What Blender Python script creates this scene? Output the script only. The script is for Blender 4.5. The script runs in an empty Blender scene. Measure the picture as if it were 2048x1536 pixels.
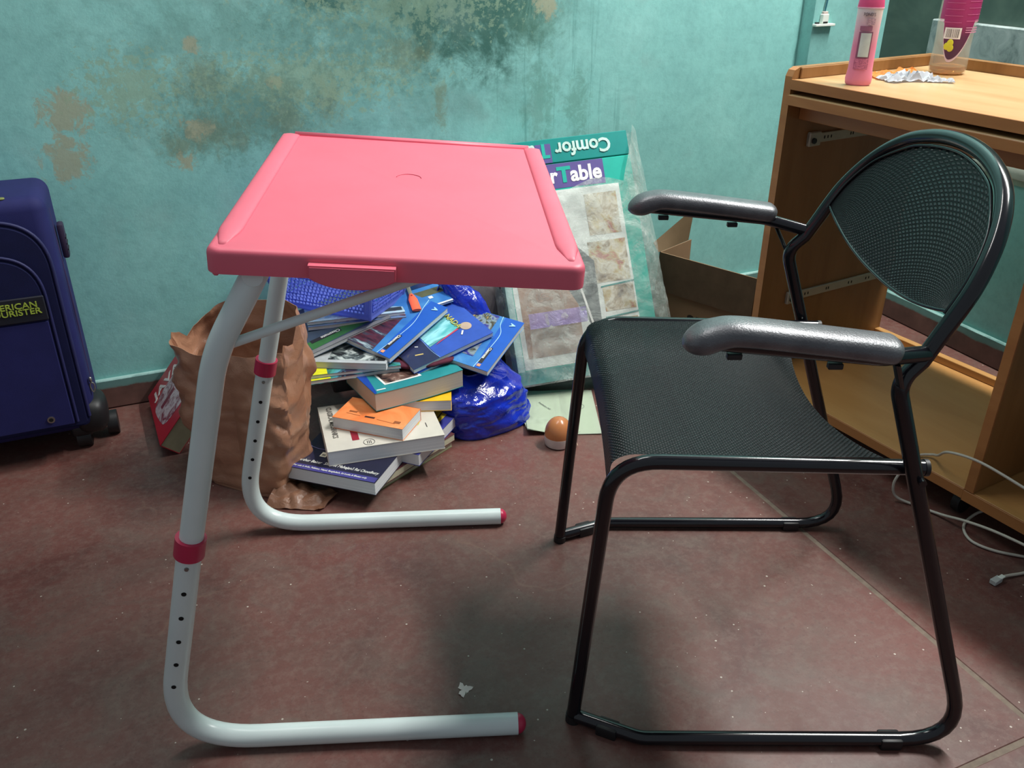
import bpy, bmesh, math, random
from mathutils import Vector, Matrix, noise
D = bpy.data
SC = bpy.context.scene
COL = SC.collection
random.seed(7)
R = math.radians

# ------------------------------------------------------------------ camera
cam_d = D.cameras.new('camera'); cam = D.objects.new('camera', cam_d); COL.objects.link(cam)
cam_d.sensor_width = 36; cam_d.lens = 36 * 1759.7 / 2048; cam_d.clip_start = .02
_p, _r = .4805983, -.0036933
_rt = Vector((1, 0, 0)); _dn = Vector((0, -math.sin(_p), -math.cos(_p))); _fw = Vector((0, math.cos(_p), -math.sin(_p)))
_rr = _rt * math.cos(_r) + _dn * math.sin(_r); _dd = -_rt * math.sin(_r) + _dn * math.cos(_r)
_m = Matrix((_rr, -_dd, -_fw)).transposed().to_4x4(); _m.translation = (0, 0, 1.0)
cam.matrix_world = _m
SC.camera = cam
# ------------------------------------------------------------------ light
SC.view_settings.view_transform = 'Standard'; SC.view_settings.look = 'None'
SC.view_settings.gamma = 1; SC.view_settings.use_curve_mapping = False
SC.view_settings.exposure = 0.0
w = D.worlds.new('world'); SC.world = w; w.use_nodes = True
w.node_tree.nodes['Background'].inputs[0].default_value = (.80, .90, 1.0, 1)
w.node_tree.nodes['Background'].inputs[1].default_value = .27
def area(name, loc, aim, sx, sy, power, colr):
    l = D.lights.new(name, 'AREA'); l.shape = 'RECTANGLE'; l.size = sx; l.size_y = sy; l.energy = power; l.color = colr
    o = D.objects.new(name, l); COL.objects.link(o); o.location = loc
    o.rotation_euler = (Vector(aim) - Vector(loc)).to_track_quat('-Z', 'Y').to_euler()
    return o
area('tube_light', (1.25, 1.80, 2.35), (.35, 1.25, 0), 1.2, .08, 73, (1.0, .985, .95))
_l = D.objects['tube_light']; _z = (Vector(_l.location) - Vector((.35, 1.25, 0))).normalized(); _x = Vector((.3992, -.9169, 0)); _x = (_x - _z * _x.dot(_z)).normalized()
_l.matrix_world = Matrix((_x, _z.cross(_x), _z)).transposed().to_4x4(); _l.location = (1.25, 1.80, 2.35)

area('added_fill_light', (-.35, 1.55, 2.4), (-.1, 1.3, 0), 1.2, .10, 15, (1.0, .985, .95))  # added fill lamp, lifts the left floor and the table top

# ------------------------------------------------------------------ helpers
def srgb(r, g, b):
    f = lambda c: (c / 12.92 if c <= .04045 else ((c + .055) / 1.055) ** 2.4)
    return (f(r / 255), f(g / 255), f(b / 255), 1)
class NT:
    def __init__(s, name):
        s.m = D.materials.new(name); s.m.use_nodes = True; s.t = s.m.node_tree
        s.b = s.t.nodes['Principled BSDF']; s.out = s.t.nodes['Material Output']
    def n(s, ty, **k):
        x = s.t.nodes.new(ty)
        for a, v in k.items(): setattr(x, a, v)
        return x
    def l(s, a, b): s.t.links.new(a, b)
    def put(s, inp, v):
        if hasattr(v, 'links') or isinstance(v, bpy.types.NodeSocket): s.l(v, inp)
        else: inp.default_value = v
    def math(s, op, a, b=0., c=0., clamp=False):
        x = s.n('ShaderNodeMath', operation=op, use_clamp=clamp)
        s.put(x.inputs[0], a); s.put(x.inputs[1], b); s.put(x.inputs[2], c)
        return x.outputs[0]
    def coord(s, kind='Object', scale=(1, 1, 1), rot=(0, 0, 0), loc=(0, 0, 0)):
        t = s.n('ShaderNodeTexCoord'); m = s.n('ShaderNodeMapping')
        m.inputs['Scale'].default_value = scale; m.inputs['Rotation'].default_value = rot; m.inputs['Location'].default_value = loc
        s.l(t.outputs[kind], m.inputs[0]); return m.outputs[0]
    def noise(s, vec, scale, detail=4, rough=.6, dist=0.):
        x = s.n('ShaderNodeTexNoise'); s.l(vec, x.inputs['Vector']); x.inputs['Scale'].default_value = scale
        x.inputs['Detail'].default_value = detail; x.inputs['Roughness'].default_value = rough; x.inputs['Distortion'].default_value = dist
        return x.outputs['Fac']
    def ramp(s, fac, stops):
        x = s.n('ShaderNodeValToRGB'); s.put(x.inputs[0], fac); r = x.color_ramp
        while len(r.elements) < len(stops): r.elements.new(.5)
        for e, (p, c) in zip(r.elements, stops):
            e.position = p; e.color = c if not isinstance(c, (int, float)) else (c, c, c, 1)
        return x.outputs[0]
    def mix(s, fac, a, b):
        x = s.n('ShaderNodeMix', data_type='RGBA'); s.put(x.inputs[0], fac); s.put(x.inputs[6], a); s.put(x.inputs[7], b)
        return x.outputs[2]
    def bump(s, h, strength=.3, dist=.002):
        x = s.n('ShaderNodeBump'); x.inputs['Strength'].default_value = strength; x.inputs['Distance'].default_value = dist
        s.l(h, x.inputs['Height']); s.l(x.outputs[0], s.b.inputs['Normal'])
    def set(s, rough=.5, metal=0., spec=.5):
        s.b.inputs['Roughness'].default_value = rough; s.b.inputs['Metallic'].default_value = metal
        s.b.inputs['Specular IOR Level'].default_value = spec; return s
def mat(name, c, rough=.5, metal=0., spec=.5, var=.12, vs=30, bump=0., bs=200, coat=0.):
    t = NT(name); t.set(rough, metal, spec); v = t.coord(); c = srgb(*c)
    n = t.noise(v, vs, 3)
    lo = tuple(x * (1 - var) for x in c[:3]) + (1,); hi = tuple(min(1, x * (1 + var)) for x in c[:3]) + (1,)
    t.l(t.ramp(n, [(.3, lo), (.7, hi)]), t.b.inputs['Base Color'])
    if coat: t.b.inputs['Coat Weight'].default_value = coat
    if bump: t.bump(t.noise(v, bs, 2), bump, .001)
    return t.m
def blotch(name, stops, scale=20, rough=.35, detail=3, dist=1.0, stretch=(1, 1, 1), rot=(0, 0, 0), loc=(0, 0, 0)):
    t = NT(name); t.set(rough); v = t.coord(scale=stretch, rot=rot, loc=loc)
    t.l(t.ramp(t.noise(v, scale, detail, .6, dist), [(p, srgb(*c)) for p, c in stops]), t.b.inputs['Base Color'])
    return t.m

def mesh_obj(name, verts, faces, m=None, parent=None, smooth=None, loc=None):
    me = D.meshes.new(name); me.from_pydata([tuple(v) for v in verts], [], faces); me.update()
    return link(name, me, m, parent, smooth, loc)
def link(name, me, m=None, parent=None, smooth=None, loc=None):
    o = D.objects.new(name, me); COL.objects.link(o)
    if m: me.materials.append(m)
    if smooth is not None:
        me.polygons.foreach_set('use_smooth', [True] * len(me.polygons))
        if smooth < 180: me.set_sharp_from_angle(angle=R(smooth))
    if parent: o.parent = parent
    if loc: o.location = loc
    return o
def bmo(name, bm, m=None, parent=None, smooth=None, loc=None):
    bmesh.ops.recalc_face_normals(bm, faces=bm.faces)
    me = D.meshes.new(name); bm.to_mesh(me); bm.free()
    return link(name, me, m, parent, smooth, loc)
def addbox(bm, c, s, rot=None, bev=0., seg=2):
    b = bmesh.new(); bmesh.ops.create_cube(b, size=1)
    for v in b.verts: v.co = Vector((v.co.x * s[0], v.co.y * s[1], v.co.z * s[2]))
    if bev: bmesh.ops.bevel(b, geom=list(b.edges), offset=bev, segments=seg, profile=.5, affect='EDGES')
    mtx = Matrix.Translation(c) @ (rot.to_4x4() if rot else Matrix())
    b.transform(mtx); t = D.meshes.new('tmp'); b.to_mesh(t); b.free(); bm.from_mesh(t); D.meshes.remove(t)
def box(name, lo, hi, m, parent=None, bev=0., seg=2):
    bm = bmesh.new(); c = [(a + b) / 2 for a, b in zip(lo, hi)]; s = [abs(b - a) for a, b in zip(lo, hi)]
    addbox(bm, c, s, None, bev, seg)
    return bmo(name, bm, m, parent, 35 if bev else None)
def addcyl(bm, p0, p1, r0, r1=None, seg=20, caps=True):
    p0, p1 = Vector(p0), Vector(p1); d = p1 - p0
    b = bmesh.new(); bmesh.ops.create_cone(b, cap_ends=caps, segments=seg, radius1=r0, radius2=r0 if r1 is None else r1, depth=d.length)
    b.transform(Matrix.Translation((p0 + p1) / 2) @ d.to_track_quat('Z', 'Y').to_matrix().to_4x4())
    t = D.meshes.new('tmp'); b.to_mesh(t); b.free(); bm.from_mesh(t); D.meshes.remove(t)
def cyl(name, p0, p1, r0, m, parent=None, r1=None, seg=20):
    bm = bmesh.new(); addcyl(bm, p0, p1, r0, r1, seg); return bmo(name, bm, m, parent, 40)
def fillet(pts, rad, n=8):
    pts = [Vector(p) for p in pts]; out = [pts[0]]
    for i in range(1, len(pts) - 1):
        r = rad[i] if isinstance(rad, (list, tuple)) else rad
        a, b, c = pts[i - 1], pts[i], pts[i + 1]
        if r <= 0: out.append(b); continue
        u, v = (a - b).normalized(), (c - b).normalized(); ang = u.angle(v)
        t = min(r / math.tan(ang / 2), .48 * (a - b).length, .48 * (c - b).length)
        p, q = b + u * t, b + v * t
        for k in range(n + 1):
            s = k / n; out.append(p * (1 - s) ** 2 + b * 2 * s * (1 - s) + q * s * s)
    out.append(pts[-1]); return out
def catmull(pts, n=6):
    P = [Vector(p) for p in pts]; P = [P[0] * 2 - P[1]] + P + [P[-1] * 2 - P[-2]]; out = []
    for i in range(1, len(P) - 2):
        a, b, c, d = P[i - 1:i + 3]
        for k in range(n):
            t = k / n
            out.append(.5 * ((2 * b) + (c - a) * t + (2 * a - 5 * b + 4 * c - d) * t * t + (3 * b - a - 3 * c + d) * t ** 3))
    out.append(P[-2]); return out
def resample(path, n):
    P_ = [Vector(p) for p in path]; L = [0.]
    for a, b in zip(P_, P_[1:]): L.append(L[-1] + (b - a).length)
    out = []; j = 0
    for k in range(n + 1):
        s = L[-1] * k / n
        while j < len(L) - 2 and L[j + 1] < s: j += 1
        f = (s - L[j]) / max(1e-9, L[j + 1] - L[j]); out.append(P_[j] * (1 - f) + P_[j + 1] * f)
    return out
def addsweep(bm, path, rad, seg=14, caps=True, up=None, prof=None):
    path = [Vector(p) for p in path]; rings = []
    t0 = (path[1] - path[0]).normalized()
    nrm = Vector(up) if up else (Vector((0, 0, 1)) if abs(t0.z) < .9 else Vector((1, 0, 0)))
    nrm = (nrm - t0 * nrm.dot(t0)).normalized(); prev = t0
    for i, p in enumerate(path):
        t = ((path[min(i + 1, len(path) - 1)] - path[max(i - 1, 0)])).normalized()
        q = prev.rotation_difference(t); nrm = q @ nrm; nrm = (nrm - t * nrm.dot(t)).normalized(); prev = t
        bn = t.cross(nrm); r = rad(i / (len(path) - 1)) if callable(rad) else rad
        ring = []
        for k in range(seg):
            a = 2 * math.pi * k / seg
            if prof: x, y = prof(a)
            else: x, y = math.cos(a), math.sin(a)
            rx, ry = (r if isinstance(r, tuple) else (r, r))
            ring.append(bm.verts.new(p + nrm * x * rx + bn * y * ry))
        rings.append(ring)
    for a, b in zip(rings, rings[1:]):
        for k in range(seg): bm.faces.new((a[k], a[(k + 1) % seg], b[(k + 1) % seg], b[k]))
    if caps: bm.faces.new(rings[0][::-1]); bm.faces.new(rings[-1])
def sweep(name, path, rad, m, parent=None, seg=14, up=None, prof=None, loc=None, caps=True, smooth=50):
    bm = bmesh.new(); addsweep(bm, path, rad, seg, caps, up, prof); return bmo(name, bm, m, parent, smooth, loc)
def grid(name, f, nu, nv, m, parent=None, thick=0., smooth=180, uv=None, closed=False):
    V = []; F = []
    for j in range(nv + 1):
        for i in range(nu + 1): V.append(Vector(f(i / nu, j / nv)))
    for j in range(nv):
        for i in range(nu):
            a = j * (nu + 1) + i; F.append((a, a + 1, a + nu + 2, a + nu + 1))
    bm = bmesh.new(); vs = [bm.verts.new(v) for v in V]
    lay = bm.loops.layers.uv.new('UVMap')
    for fc in F:
        fa = bm.faces.new([vs[k] for k in fc])
        for lp, k in zip(fa.loops, fc): lp[lay].uv = (k % (nu + 1) / nu, k // (nu + 1) / nv)
    if closed: bmesh.ops.remove_doubles(bm, verts=bm.verts, dist=1e-6)
    if thick: bmesh.ops.solidify(bm, geom=list(bm.faces), thickness=thick)
    return bmo(name, bm, m, parent, smooth)
def lathe(name, prof, m, parent=None, seg=32, ex=1., ey=1., smooth=40):
    bm = bmesh.new(); rings = []
    for r, z in prof:
        rings.append([bm.verts.new((r * ex * math.cos(2 * math.pi * k / seg), r * ey * math.sin(2 * math.pi * k / seg), z)) for k in range(seg)])
    for a, b in zip(rings, rings[1:]):
        for k in range(seg): bm.faces.new((a[k], a[(k + 1) % seg], b[(k + 1) % seg], b[k]))
    bm.faces.new(rings[0][::-1]); bm.faces.new(rings[-1])
    return bmo(name, bm, m, parent, smooth)
def lettering(s, size, m, parent, loc, rot=0., name='lettering', bold=0., align='LEFT', flip=False, M=None, th=.0003, sx=1., shear=0., space=1.):
    c = D.curves.new('t', 'FONT'); c.body = s; c.size = size; c.align_x = align; c.offset = bold; c.extrude = th; c.shear = shear
    c.space_character = space; c.resolution_u = 3
    o = D.objects.new('t', c); COL.objects.link(o)
    bpy.context.view_layer.update()
    me = D.meshes.new_from_object(o.evaluated_get(bpy.context.evaluated_depsgraph_get()))
    D.objects.remove(o); D.curves.remove(c)
    me.transform(Matrix.Diagonal((sx, 1, 1, 1)))
    me.transform(M if M is not None else Matrix.Translation(loc) @ Matrix.Rotation(rot, 4, 'Z'))
    me.materials.clear(); me.name = name
    return link(name, me, m, parent)
def thing(name, label, cat, loc=(0, 0, 0), rz=0., group=None, M=None):
    o = D.objects.new(name, None); COL.objects.link(o); o.empty_display_size = .05
    if M is not None: o.matrix_world = M
    else: o.location = loc; o.rotation_euler = (0, 0, rz)
    o['label'] = label; o['category'] = cat
    if group: o['group'] = group
    return o
def tag(o, label, cat, group=None):
    o['label'] = label; o['category'] = cat
    if group: o['group'] = group
    return o
def struct(o): o['kind'] = 'structure'; return o
def structroot(name, loc=(0, 0, 0), rz=0.):
    o = D.objects.new(name, None); COL.objects.link(o); o.location = loc; o.rotation_euler = (0, 0, rz); o['kind'] = 'structure'; return o
def nz(x, y, z, s=1.): return noise.noise(Vector((x * s, y * s, z * s)))

_rc = random.Random(11); _cd = [(Vector((_rc.uniform(-1, 1), _rc.uniform(-1, 1), _rc.uniform(-1, 1))).normalized(), _rc.uniform(.7, 1.8), _rc.uniform(0, 1)) for _ in range(9)]
def crease(p, f, n=9):
    """sharp random folds, about -0.5 .. 0.5"""
    q = Vector(p) * f; w_ = noise.noise_vector(q * .45) * .55; a = 0.
    for d, k, o in _cd[:n]:
        t = (q + w_).dot(d) * k + o; t -= math.floor(t); a += abs(t * 2 - 1) / k
    return a / 4.5 - .75

# ------------------------------------------------------------------ room
A_W = math.atan2(.3992, .9169); BW0 = Vector((-.959, 1.787, 0)); EU = Vector((.9169, .3992, 0)); EN = Vector((-.3992, .9169, 0))
CORNER = BW0 + EU * 2.106

def wall_mat(name, stains=True):
    t = NT(name); t.set(.5, 0, .4); v = t.coord()
    sp = t.n('ShaderNodeSeparateXYZ'); t.l(v, sp.inputs[0]); X, Z = sp.outputs[0], sp.outputs[2]
    base = t.ramp(t.noise(v, 3.5, 5, .6), [(.3, srgb(134, 194, 190)), (.5, srgb(144, 206, 200)), (.75, srgb(158, 216, 210))])
    fine = t.noise(v, 45, 5, .7)
    base = t.mix(t.math('MULTIPLY', t.ramp(t.noise(v, 11, 9, .75, .6), [(.45, 0.), (.75, 1.)]), .38), base, srgb(112, 164, 162))
    base = t.mix(t.math('MULTIPLY', t.ramp(fine, [(.45, 0.), (.8, 1.)]), .35), base, srgb(96, 150, 148))
    if stains:
        n1 = t.noise(v, 9, 8, .72, .4); n2 = t.noise(t.coord(scale=(1.3, 1, 1)), 26, 9, .8, .5); n3 = t.noise(v, 60, 6, .75)
        def ell(cx, cz, rx, rz):
            a = t.math('DIVIDE', t.math('SUBTRACT', X, cx), rx); b = t.math('DIVIDE', t.math('SUBTRACT', Z, cz), rz)
            d = t.math('SQRT', t.math('ADD', t.math('MULTIPLY', a, a), t.math('MULTIPLY', b, b)))
            return t.math('SUBTRACT', 1., d, clamp=True)
        def blob(ells, nn, lo, hi, amt):
            e = None
            for q in ells:
                x = ell(*q); e = x if e is None else t.math('MAXIMUM', e, x)
            f = t.math('ADD', e, t.math('MULTIPLY', t.math('SUBTRACT', nn, .5), 3.4))
            return t.math('MULTIPLY', t.math('MULTIPLY', t.ramp(f, [(lo, 0.), (hi, 1.)]), amt), t.ramp(e, [(0., 0.), (.22, 1.)]))
        c = base
        c = t.mix(blob([(.60, .80, .62, .30), (.95, .80, .35, .24), (.42, .66, .35, .16)], n1, .05, .85, .55), c, srgb(98, 142, 134))
        c = t.mix(blob([(.95, .86, .24, .22), (.74, .90, .26, .12)], n1, .05, .6, .9), c, srgb(54, 100, 90))
        c = t.mix(blob([(1.12, .62, .07, .16), (1.22, .60, .06, .12), (1.1, .8, .1, .12)], n2, .2, .8, .5), c, srgb(96, 140, 125))
        c = t.mix(blob([(.34, .71, .09, .07), (.35, .605, .14, .07), (.50, .62, .08, .11), (.78, .74, .09, .07), (.27, .58, .06, .06), (.86, .62, .03, .09), (.6, .66, .05, .09)], n2, .25, .8, .55), c, srgb(128, 136, 104))
        c = t.mix(blob([(.065, .66, .075, .065), (.05, .57, .07, .075), (.31, .615, .05, .035), (.28, .55, .04, .03), (1.13, .83, .05, .04), (.06, .60, .03, .03), (.33, .78, .03, .025), (.48, .70, .04, .02)], n2, .3, .6, .85), c, srgb(168, 172, 146))
        c = t.mix(blob([(.80, .86, .50, .16), (.55, .70, .50, .14), (.2, .70, .2, .15)], n3, .55, .72, .62), c, srgb(150, 178, 150))
        c = t.mix(blob([(.75, .82, .50, .24), (.42, .64, .28, .18)], t.noise(t.coord(loc=(3, 1, 5)), 34, 8, .8), .35, .8, .42), c, srgb(82, 122, 112))
        st = t.noise(t.coord(scale=(34, 1, 1.6)), 1., 4, .7)
        c = t.mix(t.math('MULTIPLY', t.math('MULTIPLY', t.ramp(st, [(.56, 0.), (.66, 1.)]), ell(1.15, .62, .3, .35)), .8), c, srgb(70, 128, 122))
        c = t.mix(t.math('MULTIPLY', t.ramp(t.noise(v, 6, 4, .6), [(.55, 0.), (.8, 1.)]), .4), c, srgb(158, 188, 184))
        wh = t.noise(t.coord(scale=(1, 1, 3)), 70, 5, .8)
        c = t.mix(t.math('MULTIPLY', t.ramp(wh, [(.68, 0.), (.74, 1.)]), .35), c, srgb(190, 215, 205))
        base = c
    t.l(base, t.b.inputs['Base Color']); t.bump(t.noise(v, 25, 8, .7), .25, .004)
    return t.m
M_wall = wall_mat('painted_plaster'); M_wall2 = wall_mat('painted_plaster_plain', False)
def floor_mat():
    t = NT('red_oxide_floor'); t.set(.42, 0, .45); v = t.coord()
    a = t.ramp(t.noise(v, 3.2, 7, .65, .6), [(.3, srgb(84, 54, 50)), (.45, srgb(103, 65, 59)), (.6, srgb(112, 74, 67)), (.78, srgb(108, 82, 74))])
    a = t.mix(t.math('MULTIPLY', t.ramp(t.noise(v, 9, 8, .7, .8), [(.46, 0.), (.68, 1.)]), .65), a, srgb(102, 88, 80))
    a = t.mix(t.math('MULTIPLY', t.ramp(t.noise(v, 2.2, 4, .6, .3), [(.56, 0.), (.7, 1.)]), .35), a, srgb(122, 50, 45))
    a = t.mix(t.math('MULTIPLY', t.ramp(t.noise(v, 60, 6, .75), [(.46, 0.), (.72, 1.)]), .6), a, srgb(124, 102, 93))
    a = t.mix(t.math('MULTIPLY', t.ramp(t.noise(v, 150, 3, .7), [(.55, 0.), (.7, 1.)]), .35), a, srgb(68, 44, 41))
    # pale scratches
    w_ = t.n('ShaderNodeTexVoronoi', feature='DISTANCE_TO_EDGE'); dv = t.n('ShaderNodeVectorMath', operation='ADD')
    ns = t.n('ShaderNodeTexNoise'); t.l(v, ns.inputs['Vector']); ns.inputs['Scale'].default_value = 7
    sc_ = t.n('ShaderNodeVectorMath', operation='SCALE'); t.l(ns.outputs['Color'], sc_.inputs[0]); sc_.inputs['Scale'].default_value = .3
    t.l(v, dv.inputs[0]); t.l(sc_.outputs[0], dv.inputs[1]); t.l(dv.outputs[0], w_.inputs['Vector']); w_.inputs['Scale'].default_value = 1.3
    cr = t.math('MULTIPLY', t.ramp(w_.outputs['Distance'], [(0., 1.), (.006, 0.)]), t.ramp(t.noise(v, 3, 2), [(.5, 0.), (.62, 1.)]))
    a = t.mix(t.math('MULTIPLY', cr, .15), a, srgb(160, 132, 110))
    # dust specks
    vo = t.n('ShaderNodeTexVoronoi'); t.l(v, vo.inputs['Vector']); vo.inputs['Scale'].default_value = 105
    sepc = t.n('ShaderNodeSeparateColor'); t.l(vo.outputs['Color'], sepc.inputs[0])
    sp = t.n('ShaderNodeSeparateXYZ'); t.l(v, sp.inputs[0])
    near = t.ramp(sp.outputs[1], [(.0, 1.), (.95, .25)])
    pick = t.math('GREATER_THAN', sepc.outputs[0], t.math('SUBTRACT', 1.0, t.math('MULTIPLY', t.math('MULTIPLY', t.ramp(t.noise(v, 5, 3), [(.4, 0.), (.65, 1.)]), near), .8)))
    rad = t.math('ADD', .06, t.math('MULTIPLY', t.math('MULTIPLY', sepc.outputs[1], sepc.outputs[1]), .13))
    dot = t.math('MULTIPLY', t.math('LESS_THAN', vo.outputs['Distance'], rad), pick)
    a = t.mix(t.math('MULTIPLY', dot, .8), a, srgb(200, 190, 178))
    t.l(a, t.b.inputs['Base Color'])
    t.l(t.ramp(t.noise(v, 5, 5), [(.3, .34), (.7, .55)]), t.b.inputs['Roughness'])
    t.bump(t.noise(v, 120, 4), .12, .001); return t.m
M_floor = floor_mat()
M_grout = mat('grey_joint', (118, 103, 90), .8, var=.2, vs=60)
floor = structroot('floor', (0, 0, 0), A_W)
U0, W0, G = 1.030, .4987, .0045
for lo, hi in (((-2.2, W0 + G), (U0 - G, 2.05)), ((U0 + G, W0 + G), (2.5, 2.05)), ((-2.2, -1.2), (U0 - G, W0 - G)), ((U0 + G, -1.2), (2.5, W0 - G))):
    box('floor_slab', (lo[0], lo[1], -.04), (hi[0], hi[1], 0), M_floor, floor, .0012, 1)
box('joint_filler', (-2.2, -1.2, -.05), (2.5, 2.05, -.0012), M_grout, floor)

wb = box('wall_back', (-1.6, 0, 0), (2.3, .15, 2.4), M_wall); wb.location = BW0; wb.rotation_euler = (0, 0, A_W); struct(wb)
pl = box('trim_1', (1.888, -.045, 0), (2.106, .02, 2.4), M_wall2, None, .006, 2); pl.location = BW0; pl.rotation_euler = (0, 0, A_W); struct(pl)
def base_mat():
    t = NT('baseboard_paint'); t.set(.6); v = t.coord(); sp = t.n('ShaderNodeSeparateXYZ'); t.l(v, sp.inputs[0])
    z = t.math('ADD', sp.outputs[2], t.math('MULTIPLY', t.math('SUBTRACT', t.noise(v, 14, 5, .7), .5), .016))
    br = t.ramp(t.noise(v, 20, 5), [(.3, srgb(84, 60, 54)), (.7, srgb(112, 80, 72))])
    te = t.ramp(t.noise(v, 12, 4), [(.3, srgb(92, 132, 128)), (.7, srgb(110, 152, 146))])
    c = t.mix(t.ramp(z, [(.053, 0.), (.055, 1.)]), br, te)
    c = t.mix(t.math('MULTIPLY', t.ramp(z, [(.0705, 0.), (.072, 1.)]), .8), c, srgb(165, 205, 198))
    t.l(c, t.b.inputs['Base Color']); return t.m
M_base = base_mat()
b = box('baseboard_back', (-1.6, -.012, 0), (1.888, .0, .075), M_base, None, .004, 1); b.location = BW0; b.rotation_euler = (0, 0, A_W); struct(b)
b = box('baseboard_pilaster', (1.876, -.057, 0), (2.106, -.045, .075), M_base, None, .004, 1); b.name = 'trim_2'; b.location = BW0; b.rotation_euler = (0, 0, A_W); struct(b)
A_R = math.atan2(-.9169, .3992)
# right wall: local x runs from the corner toward the camera, y goes outward
wr = bmesh.new()
addbox(wr, (1.25, .075, .23), (2.5, .15, .46)); addbox(wr, (.025, .075, 1.43), (.05, .15, 1.94)); addbox(wr, (1.9, .075, 1.43), (1.2, .15, 1.94))
o = bmo('wall_right', wr, M_wall2); o.location = CORNER; o.rotation_euler = (0, 0, A_R); struct(o)
b = box('baseboard_right', (0, -.012, 0), (2.5, .0, .075), M_base, None, .004, 1); b.location = CORNER; b.rotation_euler = (0, 0, A_R); struct(b)
M_pale = mat('pale_green_paint', (168, 186, 168), .6, var=.08)
o = box('trim_3', (0, -.004, .497), (.052, .0, 2.4), M_pale, None, .001, 1); o.location = CORNER; o.rotation_euler = (0, 0, A_R); struct(o)
M_sill = mat('sill_paint', (176, 178, 166), .6, var=.1)
o = box('trim_4', (.05, -.018, .468), (1.3, .12, .497), M_sill, None, .003, 2); o.location = CORNER; o.rotation_euler = (0, 0, A_R); struct(o)
o = box('trim_5', (.05, -.004, .452), (1.3, .0, .468), M_pale); o.location = CORNER; o.rotation_euler = (0, 0, A_R); struct(o)
win = structroot('window_1', CORNER, A_R)
M_shut = blotch('dark_green_shutter', [(.3, (62, 78, 70)), (.55, (78, 94, 84)), (.8, (92, 108, 96))], 7, .35)
box('shutter', (.05, .028, .497), (1.3, .05, 2.4), M_shut, win)
M_stone = NT('grey_stone'); M_stone.set(.55); v_ = M_stone.coord()
c_ = M_stone.ramp(M_stone.noise(v_, 16, 8, .72, 1.2), [(.3, srgb(92, 106, 104)), (.45, srgb(140, 152, 150)), (.6, srgb(160, 170, 168)), (.8, srgb(186, 192, 190))])
M_stone.l(c_, M_stone.b.inputs['Base Color']); M_stone = M_stone.m
box('stone_slab', (.225, .008, .497), (1.3, .028, .792), M_stone, win, .003, 1)

# ------------------------------------------------------------------ wall bracket and wire
M_white = mat('white_plastic', (226, 232, 222), .4, var=.04)
M_wire = mat('teal_wire', (40, 98, 112), .5)
M_dark = mat('black_plastic', (24, 24, 26), .5)
br = thing('wall_bracket', 'small white wall bracket with a socket, at the wall corner above the desk', 'bracket', BW0 + EU * 1.888 + EN * (-.0455) + Vector((0, 0, .766)), A_W)
box('shelf_plate', (-.002, -.016, 0), (.062, .0, .006), M_white, br, .001, 1)
box('socket_block', (.020, -.013, .006), (.040, .0, .030), M_white, br, .0015, 1)
box('socket_cap', (.023, -.010, .030), (.038, -.001, .036), mat('pinkish_cap', (196, 178, 170), .5), br, .001, 1)
box('contact_strip', (.022, -.0137, .0075), (.037, -.013, .0115), M_dark, br)
box('contact_strip', (.004, -.008, .006), (.014, -.002, .010), M_dark, br)
p0 = BW0 + EU * 1.917 + EN * (-.051) + Vector((0, 0, .802)); p1 = BW0 + EU * 1.931 + EN * (-.049) + Vector((0, 0, .90)); p2 = p1 + Vector((.012, 0, .3))
tag(sweep('wire', catmull([p0, p0 + Vector((.003, 0, .03)), p1, p2], 6), .0021, M_wire, None, 8), 'thin teal wire running up the wall from the white socket bracket', 'wire')

# ------------------------------------------------------------------ folding table
M_tub = mat('white_powder_coat', (216, 228, 226), .28, spec=.5, var=.04, vs=12)
M_pink = mat('pink_plastic', (226, 103, 123), .46, spec=.45, var=.05, vs=9, bump=.06, bs=900)
M_crim = mat('crimson_plastic', (188, 40, 78), .35, var=.06)
tb = thing('folding_table', 'height adjustable folding table with pink plastic top on white tubular legs', 'table', (-.2, 1.097, 0), R(3.6))
HY = .2425
# tabletop
TW, TD = .390, .507
ttop = D.objects.new('tabletop', None)
def tabletop():
    bm = bmesh.new()
    addbox(bm, (0, 0, -.014), (TW, TD, .026), None, .0)
    ve = [e for e in bm.edges if abs((e.verts[0].co - e.verts[1].co).z) > .02]
    bmesh.ops.bevel(bm, geom=ve, offset=.016, segments=6, profile=.5, affect='EDGES')
    te = [e for e in bm.edges if all(v.co.z > -.002 for v in e.verts) and len([f for f in e.link_faces if abs(f.normal.z) > .9]) == 1]
    bmesh.ops.bevel(bm, geom=te, offset=.007, segments=4, profile=.5, affect='EDGES')
    return bm
top = bmo('tabletop', tabletop(), M_pink, tb, 40)
TM = Matrix.Translation((.0672, .0051, .705)) @ Matrix.Rotation(.0102, 4, 'Z') @ Matrix.Rotation(.073, 4, 'Y') @ Matrix.Rotation(.022, 4, 'X')
top.matrix_local = TM
zt = -.001
half = lambda a: (math.cos(a), max(0, math.sin(a)))
def ridge(name, p0, p1, w, h):
    return sweep(name, fillet([p0, p1], 0), (w, h), M_pink, top, 16, up=Vector((p1[1] - p0[1], p0[0] - p1[0], 0)))
def side_ridge(x0):
    y0, y1 = -TD / 2 + .016, TD / 2 - .008; n = 40
    pth = [Vector((x0, y0 + (y1 - y0) * k / n, -.0012)) for k in range(n + 1)]
    return sweep('edge_ridge', pth, lambda t: (.0048 * min(1, t * 14 + .05) * min(1, (1 - t) * 30 + .1), .0125 * min(1, t * 9 + .25)), M_pink, top, 20, up=(0, 0, 1), smooth=180)
side_ridge(-TW / 2 + .0150); side_ridge(TW / 2 - .0150)
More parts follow.
